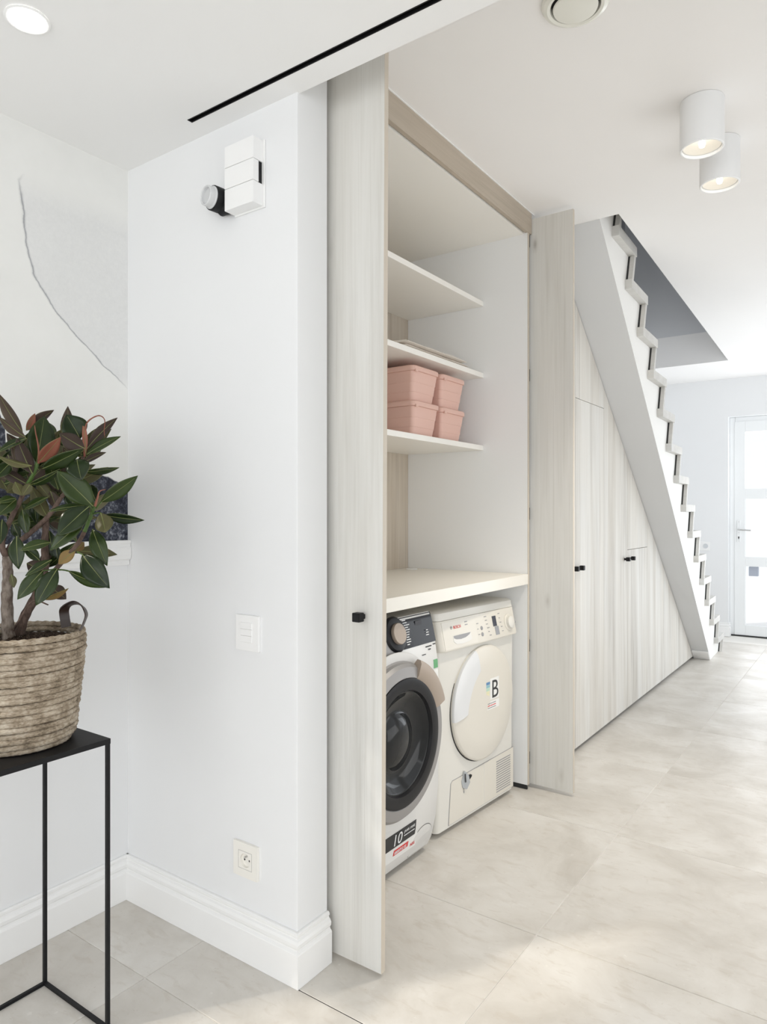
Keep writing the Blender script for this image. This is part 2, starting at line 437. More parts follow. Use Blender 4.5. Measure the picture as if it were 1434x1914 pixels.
struct('ceiling_hall', box((-2.0, 1.386, CH), (.8, HY0, CH+.28)), M_HALLC)
struct('ceiling_hall_far', box((-2.0, HY1, CH), (.8, 7.95, CH+.28)), M_HALLC)
struct('ceiling_hall_right', prism([(xh(HY0), HY0), (.8, HY0), (.8, HY1), (xh(HY1), HY1)], lambda x, y: (x, y, CH), lambda x, y: (x, y, CH+.28)), M_HALLC)
# stairwell above the opening: end wall pale grey, side walls darker grey
bm = new()
add_box(bm, (-2.0, HY1, CH+.28), (.8, HY1+.1, 5.2))
M_GREYW = plaster('stairwell_grey', (.46, .47, .49))
struct('wall_stairwell_end', bm, plaster('stairwell_pale_grey', (.66, .67, .69)))
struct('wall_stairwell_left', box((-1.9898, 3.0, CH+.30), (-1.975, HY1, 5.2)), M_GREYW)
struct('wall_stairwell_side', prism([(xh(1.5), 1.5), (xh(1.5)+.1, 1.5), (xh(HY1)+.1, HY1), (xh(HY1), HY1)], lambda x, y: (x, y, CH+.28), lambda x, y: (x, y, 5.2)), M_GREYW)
struct('ceiling_stairwell', box((-2.1, 1.3, 5.2), (.8, 7.0, 5.3)), M_CEIL)

# ---------------------------------------------------------------- front door
def glass_mat():
    m = bpy.data.materials.new('clear_door_glass'); m.use_nodes = True; t = m.node_tree; t.nodes.clear()
    o = t.nodes.new('ShaderNodeOutputMaterial'); mx = t.nodes.new('ShaderNodeMixShader'); tr = t.nodes.new('ShaderNodeBsdfTransparent'); gl = t.nodes.new('ShaderNodeBsdfGlossy')
    gl.inputs['Roughness'].default_value = .05; mx.inputs[0].default_value = .06
    t.links.new(tr.outputs[0], mx.inputs[1]); t.links.new(gl.outputs[0], mx.inputs[2]); t.links.new(mx.outputs[0], o.inputs[0])
    return m
M_GLASS = glass_mat()
for a, b in ((WY0+.06, -.56), (-.51, WY1-.06)):
    obj('pane', box((XL-.113, a, WZ0+.06), (XL-.107, b, WZ1-.06)), M_GLASS, win)
M_DOORW = base_mat('white_door_lacquer', (.84, .855, .86), .4)
M_METAL = base_mat('brushed_steel', (.62, .62, .62), .35, metal=1)
YD = 7.885
door = thing('door_1', 'white front door with three glazed panes at the hall end', 'door', ((DX0+DX1)/2, YD, 0), kind='structure')
bm = new()
for a in ((DX0+.0005, DX0+.05, 0, DZ-.001), (DX1-.05, DX1-.0005, 0, DZ-.001), (DX0+.051, DX1-.051, DZ-.05, DZ-.001)):
    add_box(bm, (a[0], YD-.005, a[2]+.003), (a[1], YD+.045, a[3]), .004)
obj('door_frame', bm, M_DOORW, door)
LX0, LX1 = DX0+.045, DX1-.045; PX0, PX1 = -1.072, -.37
zs = [.115, .712, .806, 1.396, 1.494, 2.072]
for k, (a, b) in enumerate(((LX0, PX0), (PX1, LX1))):
    obj('stile', box((a, YD-.012, .012), (b, YD+.03, DZ-.045), .003), M_DOORW, door)
for a, b in ((.012, zs[0]), (zs[1], zs[2]), (zs[3], zs[4]), (zs[5], DZ-.045)):
    obj('rail', box((PX0, YD-.012, a), (PX1, YD+.03, b), .003), M_DOORW, door)
for a, b in ((zs[0], zs[1]), (zs[2], zs[3]), (zs[4], zs[5])):
    obj('pane', box((PX0, YD+.004, a), (PX1, YD+.010, b)), M_GLASS, door)
bm = new(); add_box(bm, (-1.148, YD-.018, .955), (-1.112, YD-.011, 1.175), .003)
hp = obj('handle_plate', bm, M_DOORW, door)
obj('handle', add_tube(new(), spline([(-1.13, YD-.015, 1.082), (-1.13, YD-.05, 1.082), (-1.12, YD-.062, 1.082), (-1.09, YD-.065, 1.080), (-1.015, YD-.065, 1.076)], 4), .008), M_METAL, hp)
bm = lathe([(0, 0), (.007, 0), (.007, .002), (0, .002)], (-1.13, YD-.0185, 1.005), (0, -1, 0), 12)
add_box(bm, (-1.1335, YD-.0205, .985), (-1.1265, YD-.0180, 1.005))
obj('keyhole', bm, M_DARK, hp)
for zz in (1.16, 1.05, .968):
    obj('screw', lathe([(0, 0), (.004, 0), (.003, .002), (0, .002)], (-1.13, YD-.018, zz), (0, -1, 0), 10), M_METAL, hp)
obj('threshold', box((DX0, YD-.02, .0005), (DX1, YD+.1, .012)), M_DARK, door)
M_LB_ = base_mat('blue_grey_metal', (.42, .46, .55), .5)
obj('letter_cage', box((-1.045, YD+.018, .612), (-.958, YD+.075, .706), .006), M_LB_, door, label='blue grey letter cage behind the lowest pane')
struct('ground', box((-6, 8.15, -.1), (6, 16, -.05)), plaster('pale_paving', (.8, .8, .8)))

# ---------------------------------------------------------------- staircase
stair = thing('staircase', 'white staircase with zigzag stringer and pale oak treads rising from the hall end', 'staircase', (-1.6, 6.9, 0))
YB = lambda k: 6.885-.2478*(k-1); ZK = lambda k: .112+.1912*(k-1)
NS = 14
poly = [(6.455, 0.0008), (YB(1), 0.0008)]
for k in range(1, NS+1): poly += [(YB(k)+.07, ZK(k)), (YB(k+1), ZK(k))]
poly += [(YB(NS+1)+.07, ZK(NS+1)), (3.217, ZK(NS+1)), (3.217, CH+.001)]
M_STR = plaster('cream_white_stringer', (.85, .845, .825))
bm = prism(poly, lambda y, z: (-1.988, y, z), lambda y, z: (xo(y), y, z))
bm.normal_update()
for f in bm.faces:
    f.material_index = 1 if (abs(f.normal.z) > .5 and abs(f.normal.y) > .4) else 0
obj('stringer', bm, [M_STR, plaster('shaded_soffit_tone', (.66, .665, .67))], stair)  # sloping underside coloured greyer than the stringer to carry its shade
for k in range(1, NS+2):
    zb = ZK(k-1)+.05 if k > 1 else .001
    q = [(YB(k)+.07*(.05/.19 if k > 1 else 0), zb), (YB(k)+.07, ZK(k)), (YB(k)+.102, ZK(k)), (YB(k)+.032+.07*(.05/.19 if k > 1 else 0), zb)]
    obj('riser', prism(q, lambda y, z: (-1.985, y, z), lambda y, z: (xo(y)+.032, y, z)), M_TREAD, stair)
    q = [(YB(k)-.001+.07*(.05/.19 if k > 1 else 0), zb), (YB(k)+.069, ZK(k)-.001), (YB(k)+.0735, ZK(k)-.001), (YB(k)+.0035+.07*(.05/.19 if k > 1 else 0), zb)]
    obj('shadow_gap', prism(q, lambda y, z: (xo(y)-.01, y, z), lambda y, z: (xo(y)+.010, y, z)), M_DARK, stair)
    yb_ = max(YB(k+1), 3.222)
    q = [(yb_, ZK(k)+.0006), (YB(k)+.106, ZK(k)+.0006), (YB(k)+.106, ZK(k)+.05), (yb_, ZK(k)+.05)]
    obj('tread', prism(q, lambda y, z: (-1.985, y, z), lambda y, z: (xo(y)+.036, y, z)), M_TREAD, stair)
q = [(6.452, .0008), (6.440, .0008), (6.440-.075/.807-.004, .075), (6.452-.09/.807, .09)]
obj('skirting', prism([(6.453, .001), (6.436, .001), (6.436-.07/.807, .07), (6.444-.085/.807, .085), (6.453-.088/.807, .088)], lambda y, z: (-1.272, y, z), lambda y, z: (xo(y)-.001, y, z)), M_TRIM, stair)

# ---------------------------------------------------------------- under-stairs cupboard
XC = -1.275
us = thing('under_stairs_cupboard', 'built-in oak cupboard doors fitted under the sloping stairs', 'cupboard', (-1.5, 4.7, 0))
soff = lambda y: .807*(6.455-y)-.004
def knob(parent, c, nrm, tang):
    """square black knob: c = point on the door face, nrm = out of the face, tang = horizontal in the face"""
    c = Vector(c); n = Vector(nrm); t = Vector(tang); z = Vector((0, 0, 1)); bm = new()
    def cub(h0, h1, r, bev):
        q = new(); bmesh.ops.create_cube(q, size=1)
        for v in q.verts: v.co = c+n*(h0+(v.co.x+.5)*(h1-h0))+t*(v.co.y*2*r)+z*(v.co.z*2*r)
        if bev: bmesh.ops.bevel(q, geom=q.edges[:], offset=bev, segments=2, affect='EDGES')
        merge(bm, q)
    cub(.0, .015, .0062, 0); cub(.013, .036, .0122, .0012)
    return obj('knob', bm, M_BLACK, parent, label='square black knob')
seams = [3.075, 3.541, 4.009, 4.476, 4.944, 5.405, 5.87, 6.41]
G_ = .0014
def us_door(y0, y1, z0, z1=None):
    y0 += G_; y1 -= G_
    top = [min(soff(y), 2.596) if z1 is None else min(z1, soff(y)) for y in (y0, y1)]
    q = [(y0, z0), (y1, min(z0, top[1]-.001)), (y1, top[1]), (y0, top[0])]
    if z1 is None and soff(y0) > 2.596 > soff(y1):
        ym = 6.455-(2.596+.004)/.807; q = [(y0, z0), (y1, z0), (y1, top[1]), (ym, 2.596), (y0, 2.596)]
    if z1 is not None and soff(y0) > z1 > soff(y1):
        ym = 6.455-(z1+.004)/.807; q = [(y0, z0), (y1, z0), (y1, soff(y1)), (ym, z1), (y0, z1)]
    return obj('door', prism(q, lambda y, z: (XC-.019, y, z), lambda y, z: (XC, y, z)), M_OAK, us)
ZB = .022
d0 = us_door(seams[0], seams[1], ZB)
d1 = us_door(seams[1], seams[2], ZB, 1.8505); us_door(seams[1], seams[2], 1.8535)
d2 = us_door(seams[2], seams[3], ZB)
d3 = us_door(seams[3], seams[4], ZB, 1.0165); us_door(seams[3], seams[4], 1.0195)
us_door(seams[4], seams[5], ZB); us_door(seams[5], seams[6], ZB); us_door(seams[6], seams[7], ZB)
knob(d0, (XC, 3.497, .963), (1, 0, 0), (0, 1, 0)); knob(d1, (XC, 3.578, .963), (1, 0, 0), (0, 1, 0))
knob(d2, (XC, 4.412, .963), (1, 0, 0), (0, 1, 0)); knob(d3, (XC, 4.522, .963), (1, 0, 0), (0, 1, 0))
obj('plinth', box((XC-.05, 3.03, .001), (XC-.035, 6.30, .1)), M_DARK, us)
q = [(3.03, .03), (6.35, .03), (6.35, .08), (3.27, 2.55), (3.03, 2.59)]
obj('carcass', prism(q, lambda y, z: (-1.36, y, z), lambda y, z: (XC-.024, y, z)), M_DARK, us)

# ---------------------------------------------------------------- laundry cabinet with pocket doors
lc = thing('laundry_cabinet', 'tall open laundry cabinet with white interior and oak pocket doors', 'cabinet', (-1.6, 2.26, 0))
XF = -1.279; XBK = -1.924; YLn, YRn = 1.576, 2.943
rp = obj('side_panel', box((XBK, YRn, .022), (XF-.0015, YRn+.016, 2.53)), M_LAM, lc)
obj('edge_band', box((XF-.0015, YRn-.0002, .022), (XF, YRn+.0162, 2.585)), M_EDGE, rp)
obj('foot_strip', box((XBK+.01, YRn+.003, .001), (XF-.006, YRn+.013, .022)), M_DARK, lc)
lp = obj('side_panel', box((XBK, YLn-.016, .022), (XF-.0015, YLn, 2.53)), M_LAM, lc)
obj('edge_band', box((XF-.0015, YLn-.0162, .022), (XF, YLn+.0002, 2.585)), M_EDGE, lp)
for k in range(4):
    w = (YRn-YLn)/4
    obj('back_board', box((XBK-.018, YLn+w*k+.0006, .03), (XBK, YLn+w*(k+1)-.0006, 2.53)), M_OAKB, lc)
obj('top_panel', box((XBK, YLn, 2.512), (XF-.02, YRn, 2.53)), M_LAMC, lc)
obj('top_rail', box((XF-.014, 1.546, 2.516), (XF+.004, 2.977, CH-.001), .0008, 1), M_OAKR, lc)
obj('ceiling_bead', box((XF-.01, 1.548, CH-.004), (XF+.008, 2.999, CH-.0006)), M_TRIM, lc)
for zz in (1.544, 1.884, 2.220):
    obj('shelf', box((XBK+.0008, YLn+.0008, zz), (-1.502, YRn-.0008, zz+.023), .0008, 1), M_LAMC, lc)
# pocket doors, slid back with a hand's breadth showing
pdp = lambda y: (lambda x, z: (x+.0125*(z-.011)/2.59, y, z))
pd1 = obj('pocket_door', prism([(-1.79, .011), (-1.0840, .011), (-1.0840, 2.60), (-1.79, 2.60)], pdp(1.525), pdp(1.5425)), M_OAKP, lc)
obj('edge_band', prism([(-1.0840, .011), (-1.0832, .011), (-1.0832, 2.60), (-1.0840, 2.60)], pdp(1.5251), pdp(1.5424)), M_EDGE, pd1)
knob(pd1, (-1.143, 1.525, .968), (0, -1, 0), (1, 0, 0))
pd2 = obj('pocket_door', box((-1.79, 2.981, .018), (-1.0840, 2.999, 2.588)), M_OAKP, lc)
obj('edge_band', box((-1.0840, 2.9811, .018), (-1.0832, 2.9989, 2.588)), M_EDGE, pd2)
sr = obj('slide_profile', box((-1.35, 2.9605, .03), (-1.287, 2.9785, 2.58)), base_mat('galvanised_profile', (.34, .35, .37), .5, metal=.6), lc)
for zz in (.11, .62, 1.22, 1.85, 2.46):
    obj('bracket', box((-1.287, 2.9605, zz), (-1.283, 2.976, zz+.055), .001, 1), M_DARK, sr)
obj('pocket_panel', box((-1.93, 3.004, .022), (-1.30, 3.02, 2.59)), M_LAM, lc)
obj('cable_grommet', lathe([(0, 0), (.028, 0), (.028, .002), (.024, .004), (0, .004)], (-1.851, 2.864, .9752), seg=28), M_LAM, lc)

# worktop: a slab of its own
tag(obj('worktop', box((XBK+.001, YLn+.001, .929), (XF+.001, YRn-.001, .975), .0015, 2), base_mat('ivory_worktop', (.79, .765, .705), .38)), 'cream worktop slab running above the washing machine and dryer', 'worktop')

# ---------------------------------------------------------------- things on the shelves
M_PINK = base_mat('dusty_pink_plastic', (.72, .47, .40), .45)
def storage_box(label, x0, x1, y0, y1, z0, h):
    t = thing('storage_box', label, 'storage box', ((x0+x1)/2, (y0+y1)/2, z0), group='pink lidded boxes on the lowest shelf')
    cx, cy = (x0+x1)/2, (y0+y1)/2
    def rr(hx, hy, r, n=5):
        pts = []
        for sx, sy, a0 in ((1, 1, 0), (-1, 1, 90), (-1, -1, 180), (1, -1, 270)):
            for k in range(n+1):
                a = math.radians(a0+90*k/n); pts.append((cx+sx*(hx-r)+r*math.cos(a), cy+sy*(hy-r)+r*math.sin(a)))
        return pts
    def loft(levels, r=.018):
        bm = new(); rings = []
        for ins, z in levels:
            rings.append([bm.verts.new((x, y, z)) for x, y in rr((x1-x0)/2-ins, (y1-y0)/2-ins, r)])
        n = len(rings[0])
        for A, B in zip(rings, rings[1:]):
            for k in range(n): bm.faces.new((A[k], A[(k+1) % n], B[(k+1) % n], B[k]))
        bm.faces.new(rings[0][::-1]); bm.faces.new(rings[-1]); return bm
    lid = .022; hb = h-lid
    b = [(.024, z0+.0005), (.0225, z0+.002)]
    for f in (.30, .62):                                     # two shallow ribs
        b += [(.0225-.016*f, z0+hb*f), (.0213-.016*f, z0+hb*f+.0012)]
    b += [(.0065, z0+hb-.002)]
    obj('body', loft(b), M_PINK, t, smooth=True)
    l = obj('lid', loft([(.005, z0+hb-.0015), (.0005, z0+hb), (0, z0+hb+.012), (.0012, z0+h-.004), (.006, z0+h-.0005), (.016, z0+h)], .022), M_PINK, t, smooth=True)
    for yy in (y0, y1):
        obj('clip', box((cx-.035, yy-.004, z0+hb-.012), (cx+.035, yy+.004, z0+h-.004), .0015, 1), M_PINK, l)
    for xx in (x0, x1):
        obj('clip', box((xx-.003, y0+.012, z0+hb-.006), (xx+.003, y0+.030, z0+hb+.004), .001, 1), M_PINK, l)
    return t
zs3 = 1.5675
storage_box('pink lidded box at the bottom of the wide left stack', -1.895, -1.522, 2.372, 2.582, zs3, .143)
storage_box('pink lidded box on top of the wide left stack', -1.895, -1.522, 2.370, 2.580, zs3+.1432, .143)
storage_box('pink lidded box at the bottom of the right stack', -1.895, -1.522, 2.602, 2.812, zs3, .143)
storage_box('pink lidded box on top of the right stack', -1.895, -1.522, 2.600, 2.810, zs3+.1432, .143)
# folded cloth on the middle shelf
M_CLOTH = base_mat('cream_cotton', (.84, .80, .75), .9, spec=.1); g = G(M_CLOTH); g.bump(g.noise(g.coords(), 300, 2), .3, .001)
fc = thing('folded_cloth', 'flat folded cream cloth lying on the middle shelf', 'cloth', (-1.70, 2.66, 1.907))
for k in range(3):
    bm = new(); nx, ny = 10, 14; x0, x1, y0, y1 = -1.86+.006*k, -1.532-.003*k, 2.33+.01*k, 2.865-.008*k
    zb = 1.9076+.019*k; top = []; bot = []
    for i in range(nx+1):
        for j in range(ny+1):
            u, w = i/nx, j/ny; e = min(u, 1-u, w, 1-w)
            hgt = .0185*(1-math.exp(-e*22))**.5 if e > 0 else .0
            dz = .0022*math.sin(9*u+4*w+k)+.0016*math.sin(17*w)
            top.append(bm.verts.new((x0+(x1-x0)*u, y0+(y1-y0)*w, zb+.004+max(hgt+dz*(e > 0), .001)-.004)))
            bot.append(bm.verts.new((x0+(x1-x0)*u, y0+(y1-y0)*w, zb)))
    idx = lambda i, j: i*(ny+1)+j
    for i in range(nx):
        for j in range(ny):
            bm.faces.new((top[idx(i, j)], top[idx(i+1, j)], top[idx(i+1, j+1)], top[idx(i, j+1)]))
            bm.faces.new((bot[idx(i, j)], bot[idx(i, j+1)], bot[idx(i+1, j+1)], bot[idx(i+1, j)]))
    rim = [(i, 0) for i in range(nx)]+[(nx, j) for j in range(ny)]+[(i, ny) for i in range(nx, 0, -1)]+[(0, j) for j in range(ny, 0, -1)]
    for a, b in zip(rim, rim[1:]+rim[:1]):
        bm.faces.new((bot[idx(*a)], bot[idx(*b)], top[idx(*b)], top[idx(*a)]))
    obj('fold', bm, M_CLOTH, fc, smooth=True)

# ---------------------------------------------------------------- washing machine
M_ENAM = base_mat('white_enamel', (.68, .675, .66), .28)
M_ENAMC = base_mat('cream_enamel', (.67, .64, .575), .28)
M_ENAMD = base_mat('aged_white_enamel', (.68, .665, .62), .3)
M_SIL = base_mat('silver_plastic', (.30, .29, .285), .42, metal=.25)
M_CHAMP = base_mat('champagne_metal', (.37, .305, .25), .42, metal=.2)
M_GLOSS = base_mat('gloss_black_panel', (.012, .012, .014), .10, spec=.18)
M_RINGB = base_mat('black_door_ring', (.014, .014, .016), .3, spec=.22)
M_BOWL = base_mat('dark_glass_bowl', (.018, .019, .020), .08, spec=.28)
M_DRUM = base_mat('drum_steel', (.35, .35, .35), .3, metal=1)
M_RED = base_mat('red_print', (.62, .05, .05), .6)
M_PRW = base_mat('white_print', (.8, .8, .8), .6)
M_PRB = base_mat('black_print', (.03, .03, .03), .6)
M_STK = base_mat('white_sticker', (.78, .78, .76), .5)
wm = thing('washing_machine', 'white washing machine with black control panel and big silver-ringed dark door', 'washing machine', (-1.62, 1.915, 0))
WR, WL = 2.215, 1.617
profw = [(.022, -1.385), (.024, -1.356), (.06, -1.338), (.14, -1.320), (.25, -1.310), (.45, -1.306), (.62, -1.307), (.71, -1.312), (.778, -1.3225), (.81, -1.330), (.858, -1.341), (.881, -1.347), (.887, -1.352), (.887, -1.375)]
def pxw(z):
    for (z0, x0), (z1, x1) in zip(profw[1:], profw[2:]):
        if z0 <= z <= z1: return x0+(x1-x0)*(z-z0)/(z1-z0)
    return -1.35
bm = new()
ring = [(x, z) for z, x in profw]+[(-1.395, .880), (-1.90, .880), (-1.90, .022)]
rows = []
for yy, ins in ((WL, .012), (WL+.004, .004), (WL+.012, .0), (WR-.012, .0), (WR-.004, .004), (WR, .012)):
    rows.append([bm.verts.new((x-(ins if x > -1.37 else 0), yy, z)) for x, z in ring])
for A, B in zip(rows, rows[1:]):
    for k in range(len(ring)): bm.faces.new((A[k], A[(k+1) % len(ring)], B[(k+1) % len(ring)], B[k]))
bm.faces.new(rows[0]); bm.faces.new(rows[-1][::-1])
obj('body', bm, M_ENAM, wm, smooth=True)
def wstrip(name, y0, y1, z0, z1, off, m, parent, n=6, label=None):
    """thin plate following the curved front"""
    bm = new(); F = []; B = []
    for k in range(n+1):
        z = z0+(z1-z0)*k/n; x = pxw(z)
        F.append([bm.verts.new((x+off, y, z)) for y in (y0, y1)]); B.append([bm.verts.new((x-.004, y, z)) for y in (y0, y1)])
    for k in range(n):
        bm.faces.new((F[k][0], F[k][1], F[k+1][1], F[k+1][0])); bm.faces.new((B[k][0], B[k+1][0], B[k+1][1], B[k][1]))
        bm.faces.new((F[k][0], F[k+1][0], B[k+1][0], B[k][0])); bm.faces.new((F[k][1], B[k][1], B[k+1][1], F[k+1][1]))
    bm.faces.new((F[0][0], B[0][0], B[0][1], F[0][1])); bm.faces.new((F[n][0], F[n][1], B[n][1], B[n][0]))
    return obj(name, bm, m, parent, smooth=True, label=label)
cp = wstrip('control_panel', 1.86, WR-.006, .780, .885, .0012, M_GLOSS, wm, label='glossy black control panel')
wstrip('detergent_drawer', WL+.02, 1.955, .778, .848, .0025, M_SIL, wm, label='silver detergent drawer front')
ax = (1, 0, .28)
kc = V(pxw(.832)-.004, 1.962, .835)
kb = obj('knob_bezel', lathe([(.0, .0), (.062, 0), (.062, .006), (.056, .012), (.044, .014), (.0, .014)], kc, ax, 40), M_RINGB, cp, smooth=True)
obj('knob', lathe([(.0, .013), (.036, .013), (.037, .022), (.035, .026), (.0, .0265)], kc, ax, 40), M_CHAMP, kb, smooth=True, label='champagne metal programme knob')
up = V(pxw(.85)-pxw(.79), 0, .06).normalized()
for k in range(11):
    zz = .873-k*.0082
    words = [(7,), (3, 5), (5, 7), (9,), (6, 5), (4, 5), (4, 4), (7,), (9,), (3, 5), (5,)][k]
    obj('programme_lettering', dash_bm(words, .0062, (pxw(zz)+.0016, 2.014+.0008*k, zz), (0, 1, 0), up), M_PRW, cp)
obj('display', box((pxw(.848)-.004, 2.092, .825), (pxw(.848)+.0010, 2.135, .865)), base_mat('grey_display', (.06, .06, .07), .1), cp)
for k in range(4):
    obj('panel_lettering', dash_bm([(4,), (6,), (7,), (5,)][k], .0055, (pxw(.812)+.003, 2.150, .825-.009*k), (0, 1, 0), up), M_PRW, cp)
# door
dc = V(-1.306, 1.915, .492); axd = (1, 0, 0)
dr = obj('door', lathe([(.200, .002), (.266, .004), (.270, .0), (.262, .006), (.258, .010), (.257, .026), (.247, .037), (.214, .043), (.210, .040), (.205, .030)], dc, axd, 72, closed=True), M_SIL, wm, smooth=True, label='silver door ring')
obj('black_ring', lathe([(.211, .038), (.210, .0445), (.196, .047), (.172, .044), (.166, .030), (.160, .010)], dc, axd, 72), M_RINGB, dr, smooth=True)
obj('glass_bowl', lathe([(.205, .002), (.168, .034), (.162, .031), (.148, .018), (.128, .009), (.106, .0045), (.096, .004), (.088, .009), (.076, .018), (.045, .026), (.0, .029)], dc, axd, 72), M_BOWL, dr, smooth='all')
obj('surround', lathe([(.292, .0005), (.290, .003), (.262, .005), (.256, .004)], dc, axd, 72), M_ENAM, wm, smooth=True)
# champagne grip on the upper right of the ring
bm = new(); A0, A1, n = math.radians(20), math.radians(70), 14
prf = [(.205, .038), (.222, .048), (.262, .050), (.274, .044), (.276, .030), (.262, .022), (.240, .022)]
rings = []
for k in range(n+1):
    t = k/n; a = A0+(A1-A0)*t; e = min(t, 1-t); sq = 1.0
    rings.append([bm.verts.new(dc+V(h, math.cos(a)*r, math.sin(a)*r)) for r, h in prf])
for Q, R_ in zip(rings, rings[1:]):
    for k in range(len(prf)): bm.faces.new((Q[k], Q[(k+1) % len(prf)], R_[(k+1) % len(prf)], R_[k]))
bm.faces.new(rings[0]); bm.faces.new(rings[-1][::-1])
bmesh.ops.bevel(bm, geom=[e for e in bm.edges if len(e.link_faces) == 2 and e.calc_face_angle(0) > 1.2], offset=.002, segments=2, affect='EDGES')
obj('door_handle', bm, M_CHAMP, dr, smooth=True, label='champagne door handle')
# print, stickers and the pump flap
sk = wstrip('sticker', 1.80, 2.066, .1215, .1745, .0012, M_PRB, wm, label='black guarantee sticker')
SL = V(pxw(.17)-pxw(.10), 0, .07).normalized()
def onw(y, z, off=.0016): return (pxw(z)+off, y, z)
obj('sticker_lettering', text_bm('10', .060, onw(1.921, .1285, .002), (0, 1, 0), SL), M_PRW, sk)
obj('sticker_lettering', text_bm('JAAR / ANS', .0135, onw(1.990, .155, .002), (0, 1, 0), SL), M_PRW, sk)
obj('sticker_lettering', dash_bm((9, 6, 8), .0055, onw(1.990, .143, .002), (0, 1, 0), SL), M_PRW, sk)
ws = wstrip('label', 1.80, 2.085, .072, .121, .0008, M_STK, wm)
rl = wstrip('label', 1.940, 2.030, .090, .110, .0016, M_RED, wm, label='red printed label')
obj('label_lettering', text_bm('0800/712 05', .0145, onw(1.944, .0945, .003), (0, 1, 0), SL), M_PRW, rl)
obj('label_lettering', text_bm('AEG', .015, onw(2.046, .083, .0028), (0, 1, 0), SL), M_RED, ws)
M_GREEN = base_mat('green_print', (.12, .36, .16), .5)
es = wstrip('energy_sticker', 2.176, 2.203, .685, .716, .0010, M_GREEN, wm)
wstrip('sticker', 2.176, 2.203, .600, .680, .0008, M_STK, wm)
for z0, y0, y1 in ((.770, 2.135, 2.175), (.773, 2.185, 2.203)):
    wstrip('print', y0, y1, z0-.004, z0, .0009, M_PRB, wm, 1)
obj('print', dash_bm((4,), .008, onw(2.150, .755), (0, 1, 0), up), M_PRB, wm)
obj('print', dash_bm((8,), .006, onw(2.105, .742), (0, 1, 0), up), M_PRB, wm)
# pump flap: rounded panel at the lower right with a dark groove
def flap_poly(d):
    pts = []
    for k in range(17):
        a = math.radians(180-180*k/16); pts.append((2.128+(.062+d)*math.cos(a), .082+(.048+d)*math.sin(a)))
    pts += [(2.190+d, .032-d), (2.066-d, .032-d)]
    return pts
obj('pump_flap_groove', prism(flap_poly(.0022), lambda y, z: (pxw(z)-.004, y, z), lambda y, z: (pxw(z)+.0004, y, z)), M_DARK, wm)
obj('pump_flap', prism(flap_poly(0), lambda y, z: (pxw(z)-.003, y, z), lambda y, z: (pxw(z)+.0014, y, z)), M_ENAM, wm)
for yy in (WL+.06, WR-.06):
    for xx in (-1.42, -1.84):
        obj('foot', lathe([(0, 0), (.022, 0), (.022, .008), (.012, .010), (.012, .026), (0, .026)], (xx, yy, .0005), seg=16), M_DARK, wm)

# ---------------------------------------------------------------- tumble dryer (stands slightly askew); local x = out of the front, local y = width
ty = thing('tumble_dryer', 'cream white tumble dryer with round closed door and energy letter sticker', 'dryer', (-1.365, 2.286, 0), rotz=-math.atan2(.0711, .9975))
TW = .598
def rounded(x0, x1, y0, y1, r, n=4):
    pts = []
    for cx_, cy_, a0, rr_ in ((x1-r, y1-r, 0, r), (x0+.002, y1-.002, 90, .002), (x0+.002, y0+.002, 180, .002), (x1-r, y0+r, 270, r)):
        for k in range(n+1):
            a = math.radians(a0+90*k/n); pts.append((cx_+rr_*math.cos(a), cy_+rr_*math.sin(a)))
    return pts
def tloft(levels):
    """levels: (front x, z, inset, radius)"""
    bm = new(); rings = []
    for fx, z, ins, r in levels: rings.append([bm.verts.new((x, y, z)) for x, y in rounded(-.535+ins, fx, ins, TW-ins, r)])
    n = len(rings[0])
    for A, B in zip(rings, rings[1:]):
        for k in range(n): bm.faces.new((A[k], A[(k+1) % n], B[(k+1) % n], B[k]))
    bm.faces.new(rings[0][::-1]); bm.faces.new(rings[-1]); return bm
obj('body', tloft([(-.010, .018, .006, .02), (0.0, .022, .0, .022), (.001, .40, 0, .022), (0.004, .716, 0, .022)]), M_ENAMD, ty, smooth=True)
tp = obj('control_panel', tloft([(.024, .7165, .0, .028), (.0265, .7195, .0, .028), (.0265, .728, .0, .028), (.0035, .8335, .0, .024)]), M_ENAMC, ty, smooth=True, label='cream control panel')
obj('lid', tloft([(.0015, .8345, .0008, .024), (.002, .836, .0, .024), (-.004, .862, .001, .022), (-.012, .868, .006, .02), (-.05, .870, .02, .02)]), M_ENAMD, ty, smooth=True)
sl = (.0035-.0265)/(.8335-.728)
pxt = lambda z: .0265+sl*(z-.728) if z > .728 else .0265
upt = V(sl, 0, 1).normalized(); outt = V(1, 0, -sl).normalized()
def tslab(name, y0, y1, z0, z1, off, m, parent, f=pxt, label=None, back=.004):
    bm = new()
    q = [(y0, z0), (y1, z0), (y1, z1), (y0, z1)]
    add_prism(bm, q, lambda y, z: (f(z)-back, y, z), lambda y, z: (f(z)+off, y, z))
    return obj(name, bm, m, parent, label=label)
SH = lambda u: u-.024      # panel stands proud: features read from the photograph shift by this
dw = tslab('drawer', .022, SH(.285), .724, .828, .0010, M_ENAMC, tp)
M_GREYP = base_mat('grey_plastic', (.28, .28, .29), .4)
gr = [(SH(.109), .772), (SH(.238), .772)]+[(SH(.238)-.0005, .744)]+[(SH(.109)+.125-.125*k/8, .742-.006*math.sin(math.pi*k/8)) for k in range(1, 8)]+[(SH(.109), .750)]
obj('drawer_grip', prism(gr, lambda y, z: (pxt(z)-.002, y, z), lambda y, z: (pxt(z)+.0014, y, z)), base_mat('recess_white', (.70, .69, .66), .35), dw)
gr2 = [(SH(.112), .771), (SH(.236), .771), (SH(.225), .764), (SH(.195), .756), (SH(.160), .754), (SH(.128), .757), (SH(.114), .762)]
